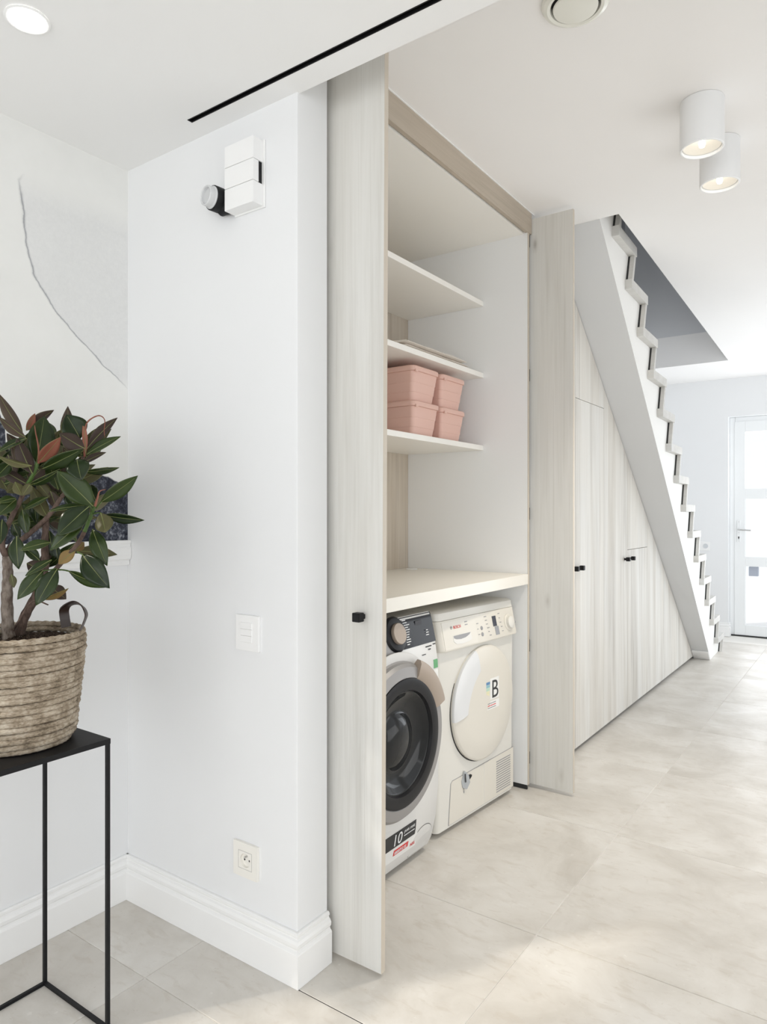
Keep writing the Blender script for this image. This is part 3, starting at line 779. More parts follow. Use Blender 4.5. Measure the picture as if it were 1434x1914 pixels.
obj('grip_shadow', prism(gr2, lambda y, z: (pxt(z)-.002, y, z), lambda y, z: (pxt(z)+.0019, y, z)), M_GREYP, dw)
obj('logo_lettering', text_bm('BOSCH', .0165, (pxt(.797)+.0014, SH(.121), .797), (0, 1, 0), upt), M_RED, dw)
lg = lathe([(.0065, 0), (.0065, .0008), (.0052, .0008), (.0052, 0)], V(pxt(.803)+.0010, SH(.107), .803), outt, 20, closed=True)
add_box(lg, V(pxt(.803)+.0008, SH(.107)-.0030, .8005), V(pxt(.803)+.0018, SH(.107)-.0018, .8065)); add_box(lg, V(pxt(.803)+.0008, SH(.107)+.0018, .8005), V(pxt(.803)+.0018, SH(.107)+.0030, .8065))
add_box(lg, V(pxt(.803)+.0008, SH(.107)-.0020, .8029), V(pxt(.803)+.0018, SH(.107)+.0020, .8041))
obj('logo_mark', lg, M_GREYP, dw)
obj('print', dash_bm((5,), .0075, (pxt(.812)+.0014, SH(.205), .812), (0, 1, 0), upt), M_GREYP, dw)
obj('print', dash_bm((6,), .0065, (pxt(.801)+.0014, SH(.205), .801), (0, 1, 0), upt), M_GREYP, dw)
for k, (u, z) in enumerate(((.325, .775), (.323, .750), (.555, .770))):
    b_ = lathe([(0, 0), (.0085, 0), (.0075, .002), (0, .0025)], V(pxt(z), SH(u)+(.045 if k == 2 else .0), z), outt, 16)
    obj('button', b_, M_GREYP, tp)
tslab('display', SH(.418), SH(.448), .770, .812, .0012, base_mat('lcd_dark', (.045, .05, .07), .15), tp)
tslab('display', SH(.428), SH(.458), .734, .768, .0012, base_mat('lcd_grey', (.30, .31, .33), .2), tp)
kp = V(pxt(.772), SH(.548), .772)
obj('knob_ring', lathe([(0, 0), (.037, 0), (.036, .003), (.030, .005), (0, .005)], kp, outt, 32), M_ENAMC, tp, smooth=True)
obj('knob', lathe([(0, .004), (.027, .004), (.026, .016), (.022, .019), (0, .020)], kp, outt, 32), M_ENAMD, tp, smooth=True, label='white programme knob')
for k in range(6):
    z = .815-k*.0155; 
    obj('print', dash_bm([(6,), (5,), (4,), (6,), (3,), (5,)][k], .0062, (pxt(z)+.0008, SH(.356)+.004*k, z), (0, 1, 0), upt), M_GREYP, tp)
for k in range(5):
    z = .816-k*.0185
    obj('print', dash_bm([(5,), (3,), (4,), (4,), (4,)][k], .0058, (pxt(z)+.0008, SH(.470)+.003*k, z), (0, 1, 0), upt), M_GREYP, tp)
for k in range(3):
    z = .795-k*.022
    obj('print', dash_bm([(5,), (3,), (5,)][k], .0055, (pxt(z)+.0008, SH(.292), z), (0, 1, 0), upt), M_GREYP, tp)
# round door
tdc = V(.0015, .327, .464)
td = obj('door', lathe([(.0, .001), (.236, .001), (.236, .012), (.232, .0165), (.226, .019), (.150, .022), (.0, .023)], tdc, (1, 0, 0), 72), M_ENAMC, ty, smooth=True, label='cream round door')
obj('door_groove', lathe([(.236, -.004), (.2405, -.004), (.2405, .0012), (.236, .0012)], tdc, (1, 0, 0), 72, closed=True), M_DARK, td)
bm = new(); rings = []; A0, A1, n = math.radians(109), math.radians(188), 22
for k in range(n+1):
    t = k/n; a = A0+(A1-A0)*t; ri = .142-.014*math.sin(math.pi*t)
    prf = [(ri, .020), (ri+.004, .025), (.19, .028), (.224, .026), (.2375, .019), (.2385, .012), (.236, .006), (.20, .014)]
    rings.append([bm.verts.new(tdc+V(h, math.cos(a)*r, math.sin(a)*r)) for r, h in prf])
for Q, R_ in zip(rings, rings[1:]):
    for k in range(len(prf)): bm.faces.new((Q[k], Q[(k+1) % len(prf)], R_[(k+1) % len(prf)], R_[k]))
bm.faces.new(rings[0]); bm.faces.new(rings[-1][::-1])
obj('door_handle', bm, base_mat('bright_white_plastic', (.68, .69, .70), .25), td, smooth=True, label='white curved door handle')
fd = lambda z: .0240
SD = lambda u: u-.038
stk = tslab('energy_sticker', SD(.395), SD(.466), .468, .556, .0004, M_STK, td, f=fd, label='energy class sticker with a black letter')
obj('sticker_lettering', text_bm('B', .107, (.0247, SD(.403), .473), (0, 1, 0), (0, 0, 1)), M_PRB, stk)
for k, (c_, w_) in enumerate((((.10, .22, .40), .030), ((.25, .45, .50), .030), ((.45, .62, .50), .028), ((.70, .68, .45), .026), ((.78, .70, .42), .024))):
    tslab('sticker_strip', SD(.363), SD(.363)+w_, .545-.0125*k-.0115, .545-.0125*k, .0003, base_mat('strip_print_%d' % k, c_, .6), td, f=fd)
st2 = tslab('text_sticker', SD(.372), SD(.468), .428, .462, .0003, M_STK, td, f=fd)
for k in range(3): obj('sticker_lettering', dash_bm((6, 5, 7), .0068, (.0245, SD(.375), .451-.009*k), (0, 1, 0), (0, 0, 1)), M_RED if k == 1 else M_GREYP, st2)
# kick panel with condenser flap and vent
f0 = lambda z: .0005
q = [(.080, .032), (.592, .032), (.592, .205), (.395, .2035), (.290, .201), (.106, .196), (.096, .188)]
qo = [(a+(.0022 if a > .3 else -.0022)*(1 if b < .19 or True else 0), b+(.002 if b > .1 else -.002)) for a, b in q]
obj('kick_groove', prism([(.0782, .030), (.594, .030), (.594, .2072), (.106, .1985), (.0938, .1895)], lambda y, z: (-.004, y, z), lambda y, z: (.0016, y, z)), M_GREYP, ty)
kk = obj('kick_panel', prism([(.0800, .0318), (.592, .0318), (.592, .2052), (.1065, .1965), (.0955, .1885)], lambda y, z: (-.003, y, z), lambda y, z: (.0026, y, z)), M_ENAMC, ty)
tslab('seam', .3450, .3462, .034, .2005, .0029, M_STK, kk, f=f0)
for k in range(14):
    z = .046+.0100*k
    tslab('vent_slot', .444, .566, z, z+.0044, .0024, M_GREYP, kk, f=f0)
# torn paper tag tucked in the kick panel
tgp = obj('paper_tag', prism([(.168, .178), (.186, .215), (.205, .195), (.212, .165), (.196, .140), (.176, .150)], lambda y, z: (.0028, y, z), lambda y, z: (.0040+.012*(y-.168)/.04, y, z)), base_mat('grey_foil_tag', (.40, .42, .44), .4), ty)
obj('tag_clip', prism([(.206, .194), (.216, .172), (.232, .182), (.234, .188), (.214, .188), (.204, .150), (.198, .146)][:5], lambda y, z: (.003, y, z), lambda y, z: (.012, y, z)), M_BLACK, tgp)
obj('tag_lettering', dash_bm((5,), .014, (.0128, .178, .205), (0, .12, -1), (0, 1, .12)), M_PRB, tgp)
obj('tag_lettering', dash_bm((1, 2), .011, (.0032, .182, .145), (0, .1, -1), (0, 1, .1)), M_GREYP, tgp)
for yy in (.05, TW-.05):
    for xx in (-.06, -.48):
        obj('foot', lathe([(0, 0), (.022, 0), (.022, .006), (.012, .008), (.012, .020), (0, .020)], (xx, yy, .0005), seg=16), M_DARK, ty)

# ---------------------------------------------------------------- fittings on the stub wall
ws_ = thing('wall_spotlight', 'white wall box with swivelling black lamp head near the ceiling', 'wall lamp', (-1.43, YW, 2.09))
obj('back_plate', box((-1.487, YW-.0045, 2.090), (-1.368, YW-.0004, 2.276), .001, 1), M_TRIM, ws_)
obj('core', box((-1.482, YW-.034, 2.098), (-1.379, YW-.004, 2.270)), M_BLACK, ws_)
for z0, z1, yb in ((2.0945, 2.1535, .0045), (2.1548, 2.2128, .020), (2.2141, 2.2735, .0045)):
    obj('cover_block', box((-1.4875, YW-.0415, z0), (-1.3750, YW-yb, z1), .0007, 1), M_TRIM, ws_)
hn = V(-.16, -.98, .02).normalized(); hc = V(-1.527, YW-.040, 2.140)
hd = obj('lamp_head', lathe([(0, -.034), (.020, -.034), (.032, -.022), (.0345, -.016), (.0345, .010), (.0335, .012), (.031, .011), (0, .009)], hc, hn, 40), M_BLACK, ws_, smooth=True)
M_LENS = base_mat('frosted_lens', (.80, .81, .82), .15); M_LENS.node_tree.nodes['Principled BSDF'].inputs['Transmission Weight'].default_value = .25
ln = obj('lens', lathe([(.0, .009), (.0315, .009), (.0315, .013), (.0285, .016), (.0275, .031), (.0255, .033), (.0225, .031), (.0215, .024), (.0, .022)], hc, hn, 40), M_LENS, hd, smooth=True)
a_, u_, w_ = frame_of(hn)
obj('pivot', lathe([(0, 0), (.019, 0), (.019, .050), (0, .050)], V(-1.5275, YW-.018, 2.118), (1, 0, 0), 24), M_BLACK, ws_)
def plate(t, x0, x1, z0, z1, th=.009):
    return obj('face_plate', box((x0, YW-th, z0), (x1, YW-.0004, z1), .0016, 2), M_TRIM, t)
sw = thing('light_switch', 'white three-button light switch on the stub wall', 'switch', (-1.433, YW, .866))
plate(sw, -1.478, -1.388, .8655, .9645)
for k in range(3):
    obj('button', box((-1.457, YW-.0118, .889+.0185*k), (-1.411, YW-.0085, .9070+.0185*k), .0008, 1), M_TRIM, sw)
M_SOCK = base_mat('ivory_plastic', (.84, .82, .77), .4)
so = thing('wall_socket', 'ivory earth-pin wall socket low on the stub wall', 'socket', (-1.44, YW, .229))
def socket_ring(t, x0, x1, z0, z1, yw, cx_, cz_, r, th=.009, m=M_SOCK):
    # plate with a round well: outer square ring, then a lathe cup
    bm = new(); n = 32; O = []; I = []
    for k in range(n):
        a = 2*math.pi*k/n; ca, sa = math.cos(a), math.sin(a)
        s_ = min((x1-cx_)/abs(ca) if abs(ca) > 1e-6 else 9, (z1-cz_)/abs(sa) if abs(sa) > 1e-6 else 9)
        O.append((cx_+ca*s_, cz_+sa*s_)); I.append((cx_+r*ca, cz_+r*sa))
    vo = [bm.verts.new((x, yw-th, z)) for x, z in O]; vi = [bm.verts.new((x, yw-th, z)) for x, z in I]
    vb = [bm.verts.new((x, yw-.0005, z)) for x, z in O]; vc = [bm.verts.new((x, yw-.001, z)) for x, z in I]
    for k in range(n):
        j = (k+1) % n
        bm.faces.new((vo[k], vo[j], vi[j], vi[k])); bm.faces.new((vo[k], vb[k], vb[j], vo[j])); bm.faces.new((vi[k], vi[j], vc[j], vc[k]))
    bm.faces.new(vc); bm.faces.new(vb)
    return obj('face_plate', bm, m, t)
fp = socket_ring(so, -1.487, -1.393, .2295, .3255, YW, -1.440, .2775, .0195)
bm = new()
for a in ((-1.4665, -1.4135, .3015, .3025), (-1.4665, -1.4135, .2525, .2535), (-1.4665, -1.4655, .2525, .3025), (-1.4145, -1.4135, .2525, .3025)):
    add_box(bm, (a[0], YW-.0093, a[2]), (a[1], YW-.0086, a[3]))
obj('insert_seam', bm, base_mat('seam_grey', (.45, .44, .42), .6), fp)
for xx, zz in ((-1.4495, .2755), (-1.4305, .2755)):
    obj('hole', lathe([(0, 0), (.0028, 0), (.0028, .0006), (0, .0006)], (xx, YW-.001, zz), (0, -1, 0), 12), M_DARK, fp)
obj('earth_pin', lathe([(0, 0), (.0024, 0), (.0024, .010), (.001, .012), (0, .012)], (-1.440, YW-.0012, .287), (0, -1, 0), 12), M_METAL, fp)
# double socket on the end wall
s2 = thing('wall_socket', 'white double socket on the far end wall beside the stairs', 'socket', (-1.44, YE, .86))
obj('face_plate', box((-1.545, YE-.009, .865), (-1.385, YE-.0004, .955), .002, 2), M_TRIM, s2)
for cx_ in (-1.425, -1.505):
    obj('socket_well', lathe([(.024, 0), (.025, .002), (.020, .002), (.018, .0003), (0, .0003)], (cx_, YE-.0088, .910), (0, -1, 0), 24), base_mat('well_grey', (.62, .64, .66), .5), s2)

# ---------------------------------------------------------------- ceiling lights and vent
def emit(name, col, s):
    m = bpy.data.materials.new(name); m.use_nodes = True; b = m.node_tree.nodes['Principled BSDF']
    b.inputs['Base Color'].default_value = (*col, 1); b.inputs['Emission Color'].default_value = (*col, 1); b.inputs['Emission Strength'].default_value = s
    return m
M_LAMP = emit('warm_lamp_face', (1.0, .93, .80), 0.42); M_LAMP.node_tree.nodes['Principled BSDF'].inputs['Base Color'].default_value = (.35, .33, .29, 1)
M_LAMPH = emit('lamp_hot_spot', (1.0, .95, .85), 7.0)
M_SPOTW = base_mat('white_lacquered_spot', (.84, .85, .86), .45)
M_REFL = base_mat('spot_reflector', (.85, .82, .76), .18, metal=.9)
def ceil_spot(label, x, y):
    r = .068; z0 = CH-.158
    t = thing('ceiling_spotlight', label, 'ceiling light', (x, y, z0), group='surface spotlights on the hall ceiling')
    obj('housing', lathe([(0, .157), (r, .157), (r, .002), (r-.002, 0), (r-.006, 0), (r-.006, .02), (r-.010, .022), (0, .05)], (x, y, z0), seg=48), M_SPOTW, t, smooth=True)
    rf = obj('reflector', lathe([(r-.010, .010), (.040, .026), (.016, .036), (0, .038)], (x, y, z0), seg=40), M_LAMP, t, smooth=True)
    obj('bulb', lathe([(0, .004), (.008, .008), (.011, .018), (.009, .03), (0, .034)], (x, y, z0), seg=20), M_LAMPH, rf, smooth=True)
    d = bpy.data.lights.new('spot_beam', 'SPOT'); d.energy = 34; d.spot_size = math.radians(95); d.spot_blend = .8; d.color = (1.0, .92, .80); d.shadow_soft_size = .05
    o = bpy.data.objects.new('spot_beam', d); COL.objects.link(o); o.parent = t; o.location = (0, 0, -.055)
    return t
ceil_spot('nearer of the two white cylinder spotlights on the hall ceiling', -.468, 2.495)
ceil_spot('farther of the two white cylinder spotlights on the hall ceiling', -.466, 2.805)
dl = thing('recessed_downlight', 'lit round downlight recessed in the front room ceiling', 'ceiling light', (-1.565, .822, CF-.004))
obj('trim_ring', lathe([(.046, .0035), (.048, .0), (.044, -.0015), (.041, .0), (.041, .0036)], (-1.565, .822, CF-.004), seg=48), M_TRIM, dl, smooth=True)
obj('lamp_face', lathe([(.0415, .0015), (.0, .0015)], (-1.565, .822, CF-.004), seg=48), emit('white_lamp_face', (1, .98, .93), 5.0), dl)
M_VENT = base_mat('ivory_vent_lacquer', (.80, .80, .74), .2)
vx, vy = -.652, 1.812
vt = thing('ceiling_vent', 'round ivory air valve on the hall ceiling', 'vent', (vx, vy, CH-.03))
obj('ring', lathe([(.088, -.0005), (.089, -.004), (.084, -.012), (.074, -.016), (.066, -.014), (.0625, -.006), (.0625, -.0005)], (vx, vy, CH), seg=56), M_VENT, vt, smooth=True)
obj('throat', lathe([(.0622, -.001), (0, -.001)], (vx, vy, CH), seg=40), M_DARK, vt)
obj('disc', lathe([(0, -.012), (.055, -.013), (.059, -.016), (.057, -.020), (.03, -.0245), (0, -.026)], (vx, vy, CH), seg=48), M_VENT, vt, smooth=True)

# ---------------------------------------------------------------- plant table
tb = thing('plant_stand', 'tall thin black metal side table holding the basket', 'side table', (-1.657, .848, 0))
TX0, TX1, TY0, TY1, TZ = -1.804, -1.511, .700, .997, .705
obj('top', box((TX0, TY0, TZ-.013), (TX1, TY1, TZ), .0012, 2), M_BLACK, tb)
s_ = .0085
for x in (TX0+.001, TX1-.001-s_):
    for y in (TY0+.001, TY1-.001-s_):
        obj('leg', box((x, y, .0005), (x+s_, y+s_, TZ-.013)), M_BLACK, tb)
for y in (TY0+.001, TY1-.001-s_): obj('foot_bar', box((TX0+.001+s_, y, .0005), (TX1-.001-s_, y+s_, s_)), M_BLACK, tb)
for x in (TX0+.001, TX1-.001-s_): obj('foot_bar', box((x, TY0+.001+s_, .0005), (x+s_, TY1-.001-s_, s_)), M_BLACK, tb)

# ---------------------------------------------------------------- rope basket
def rope_mat():
    m = base_mat('seagrass_rope', (.45, .36, .24), .85, spec=.2); g = G(m)
    geo = g.n('ShaderNodeNewGeometry'); p = geo.outputs['Position']
    a = g.noise(p, 28, 4, .6); b = g.n('ShaderNodeMapping', i_Vector=p, i_Scale=(120, 120, 320)).outputs[0]; f = g.noise(b, 1, 3, .6)
    t = g.math('ADD', g.math('MULTIPLY', a, .6), g.math('MULTIPLY', f, .4))
    g.color(g.ramp(t, [(.34, (.13, .10, .07)), (.46, (.29, .235, .17)), (.56, (.42, .355, .275)), (.70, (.57, .51, .42))])); g.bump(f, .6, .002)
    return m
M_ROPE = rope_mat()
BX, BY = -1.676, .856; BZ0, BZ1 = TZ+.001, .968; RB, RT = .122, .146
bk = thing('rope_basket', 'coiled seagrass rope basket with dark leather handle on the black stand', 'basket', (BX, BY, BZ0))
NC = 20; pitch = (BZ1-BZ0)/NC
for i in range(NC):
    f = (i+.5)/NC; r = RB+(RT-RB)*min(1, f*1.25)**.9
    if i == 0: r -= .006
    z = BZ0+pitch*(i+.5); bm = new(); rings = []; n, m_ = 150, 8; ph = random.random()*6; rn = pitch*.555
    for k in range(n):
        a = 2*math.pi*k/n; rr_ = r+.0016*math.sin(3*a+ph)+.001*math.sin(7*a+ph*2); zz = z+.0013*math.sin(2*a+ph)
        ring = []
        for j in range(m_):
            b = 2*math.pi*j/m_; q = rn*(1+.16*math.cos(2*b+a*46+ph))
            rad = rr_+q*.85*math.cos(b); ring.append(bm.verts.new((BX+rad*math.cos(a), BY+rad*math.sin(a), max(zz+q*math.sin(b), BZ0))))
        rings.append(ring)
    for k in range(n):
        A, B = rings[k], rings[(k+1) % n]
        for j in range(m_): bm.faces.new((A[j], B[j], B[(j+1) % m_], A[(j+1) % m_]))
    obj('rope_coil', bm, M_ROPE, bk, smooth='all')
M_LINER = base_mat('blue_grey_liner', (.16, .19, .20), .5)
obj('liner', lathe([(RB-.012, BZ0+.006), (RT-.010, BZ1-.026), (RT-.0135, BZ1-.026), (RB-.016, BZ0+.010), (0, BZ0+.010), (0, BZ0+.006)], (BX, BY, 0), seg=48), M_LINER, bk, smooth=True)
obj('base_disc', lathe([(0, 0), (RB-.004, 0), (RB-.004, .006), (0, .006)], (BX, BY, BZ0+.0005), seg=48), M_ROPE, bk)
# leather handle: a bent strap
M_LEATH = base_mat('dark_brown_leather', (.035, .020, .015), .42)
FvB = V(-math.sin(TH), math.cos(TH), 0); RvB = V(math.cos(TH), math.sin(TH), 0)
def bpt(x, y, d): return V(0, 0, 1.25)+FvB*d+RvB*((x-717)/1302*d)-V(0, 0, (y-959)/1302*d)
hp_ = [bpt(124, 1172, 1.742), bpt(121, 1154, 1.746), bpt(120, 1140, 1.744), bpt(127, 1131, 1.735), bpt(142, 1127, 1.72), bpt(155, 1134, 1.705), bpt(161, 1149, 1.695), bpt(156, 1166, 1.688), bpt(150, 1180, 1.684), bpt(148, 1205, 1.682)]
hw_ = [RvB*.95+FvB*.3]*2+[RvB*.8+FvB*.6, RvB*.35+FvB*.95-V(0, 0, .2), FvB-V(0, 0, .45), FvB-V(0, 0, .35)-RvB*.1, FvB-RvB*.2, FvB-RvB*.2, FvB-RvB*.25, FvB-RvB*.3]
path = spline(hp_, 5); wvs = spline(hw_, 5)
bm = new(); L_ = []
for i, p in enumerate(path):
    t = (path[min(i+1, len(path)-1)]-path[max(i-1, 0)]).normalized()
    wv = (wvs[i]-t*wvs[i].dot(t)).normalized()*.0115; nn = t.cross(wv).normalized()*.0014
    L_.append([bm.verts.new(p+wv+nn), bm.verts.new(p-wv+nn), bm.verts.new(p-wv-nn), bm.verts.new(p+wv-nn)])
for A, B in zip(L_, L_[1:]):
    for j in range(4): bm.faces.new((A[j], A[(j+1) % 4], B[(j+1) % 4], B[j]))
bm.faces.new(L_[0][::-1]); bm.faces.new(L_[-1])
obj('handle', bm, M_LEATH, bk, smooth=True, label='dark brown leather handle')

# ---------------------------------------------------------------- rubber plant
pt = thing('rubber_plant', 'bushy rubber plant with glossy dark leaves growing in the rope basket', 'plant', (BX, BY, .93))
M_SOIL = base_mat('dark_potting_soil', (.05, .035, .025), .95, spec=.1); g = G(M_SOIL); v = g.coords()
sn = g.noise(v, 120, 4, .7); g.color(g.ramp(g.noise(v, 210, 2), [(.3, (.02, .014, .01)), (.55, (.07, .048, .034)), (.70, (.12, .09, .07)), (.76, (.55, .52, .48))])); g.bump(sn, 1.0, .008)
bm = new(); rings = []
for i in range(13):
    r = (RT-.016)*i/12
    rings.append([bm.verts.new((BX+r*math.cos(2*math.pi*k/40), BY+r*math.sin(2*math.pi*k/40), .944+random.uniform(-.005, .005)+.010*(1-i/12))) for k in range(40)] if i else [bm.verts.new((BX, BY, .954))])
for A, B in zip(rings, rings[1:]):
    for k in range(40):
        if len(A) == 1: bm.faces.new((A[0], B[k], B[(k+1) % 40]))
        else: bm.faces.new((A[k], B[k], B[(k+1) % 40], A[(k+1) % 40]))
low = [bm.verts.new((v_.co.x, v_.co.y, .915)) for v_ in rings[-1]]
for k in range(40): bm.faces.new((rings[-1][k], low[k], low[(k+1) % 40], rings[-1][(k+1) % 40]))
bm.faces.new(low[::-1])
so_ = obj('soil', bm, M_SOIL, pt, smooth='all')

def bark_mat(name, c0, c1):
    m = base_mat(name, c0, .85, spec=.2); g = G(m); v = g.coords((90, 90, 40)); n_ = g.noise(v, 1, 4, .6)
    g.color(g.ramp(n_, [(.35, c0), (.65, c1)])); g.bump(n_, .5, .002); return m
M_BARK = bark_mat('grey_brown_bark', (.10, .075, .06), (.26, .22, .185)); M_BARK2 = bark_mat('brown_bark', (.06, .04, .032), (.15, .105, .085))
M_SHOOT = base_mat('green_shoot', (.055, .11, .015), .5)
def leafmat(name, c0, c1, rough, coat=0.0):
    m = base_mat(name, c0, rough, spec=.26, coat=coat); g = G(m); g.b.inputs['Coat Roughness'].default_value = .18
    oi = g.n('ShaderNodeObjectInfo'); n_ = g.noise(g.coords(), 22, 3)
    t = g.math('ADD', g.math('MULTIPLY', n_, .6), g.math('MULTIPLY', oi.outputs['Random'], .4))
    g.color(g.ramp(t, [(.3, c0), (.7, c1)])); return m
M_LT = leafmat('glossy_dark_green_leaf', (.009, .019, .005), (.030, .050, .011), .26, .03)
M_LB = leafmat('olive_leaf_underside', (.060, .056, .022), (.105, .098, .042), .45)
M_LBR = leafmat('maroon_leaf_underside', (.040, .026, .020), (.075, .052, .036), .5)
M_LR = leafmat('russet_young_leaf', (.20, .070, .045), (.30, .12, .08), .4)
M_LY = leafmat('dry_ochre_leaf', (.14, .085, .03), (.24, .16, .06), .6)
M_RIB = base_mat('pale_midrib', (.15, .17, .05), .5)
Fv = V(-math.sin(TH), math.cos(TH), 0); Rv = V(math.cos(TH), math.sin(TH), 0); Uv = V(0, 0, 1); CAMP = V(0, 0, 1.25)
def at(px, py, d): return CAMP+Fv*d+Rv*((px-717)/1302*d)-Uv*((py-959)/1302*d)
def c1(x, y, d): return at(x/4.78, 720+y/4.78, d)          # points read off the enlarged plant
DP = 1.662
def leaf(base, tip, width, roll, kind, bend=.12, cup=.22, hint=None):
    """one solid leaf: upper and lower skins, edge, raised midrib; roll turns the blade about its length"""
    ax_ = tip-base; L = ax_.length; ax_.normalize()
    view = (CAMP-base).normalized()
    nrm = (view-ax_*view.dot(ax_)).normalized()
    nrm = Matrix.Rotation(math.radians(roll), 3, ax_) @ nrm
    if kind in 'bmo': nrm = -nrm                            # underside turned to the viewer
    side = ax_.cross(nrm).normalized()
    n = 11; m_ = 6; bm = new(); T = []; B = []
    for i in range(n+1):
        t = i/n
        w = width*.5*(math.sin(math.pi*t**.92)**.88)*1.03*(1-.06*t) if 0 < t < 1 else .0004
        if i == 0: w = .0012
        c = base+ax_*(L*t)+nrm*(-bend*L*(t-.5)**2*4+bend*L)*.5*(1 if kind not in 'bmo' else 1)
        T.append([]); B.append([])
        for j in range(m_+1):
            s = j/m_*2-1; z = cup*w*abs(s)**1.3
            wav = .03*w*math.sin(9*t+3*s)
            p = c+side*(w*s)+nrm*(z+wav)
            T[-1].append(bm.verts.new(p+nrm*.0005)); B[-1].append(bm.verts.new(p-nrm*.0005))
    for i in range(n):
        for j in range(m_):
            f = bm.faces.new((T[i][j], T[i+1][j], T[i+1][j+1], T[i][j+1])); f.material_index = 0
            f = bm.faces.new((B[i][j], B[i][j+1], B[i+1][j+1], B[i+1][j])); f.material_index = 1
        for j in (0, m_):
            f = bm.faces.new((T[i][j], B[i][j], B[i+1][j], T[i+1][j])); f.material_index = 2
    bm.faces.new(T[0]+B[0][::-1]); bm.faces.new(T[n]+B[n][::-1])
    h = m_//2
    for sgn, skin in ((1, T), (-1, B)):                      # midrib ridge on both faces
        prev = None
        for i in range(n):
            wv = side*(.0011*(1-.8*i/n)); p = skin[i][h].co
            cur = [bm.verts.new(p-wv), bm.verts.new(p+nrm*(.0007*sgn)), bm.verts.new(p+wv)]
            if prev:
                for a, b in ((0, 1), (1, 2)):
                    f = bm.faces.new((prev[a], prev[b], cur[b], cur[a])); f.material_index = 2
            prev = cur
    tops = {'t': M_LT, 'b': M_LT, 'm': M_LT, 'o': M_LT, 'r': M_LR, 'y': M_LY}[kind]
    und = {'t': M_LB, 'b': M_LB, 'm': M_LBR, 'o': M_LB, 'r': M_LR, 'y': M_LY}[kind]
    return obj('leaf', bm, [tops, und, M_RIB], pt, smooth='all', recalc=True)
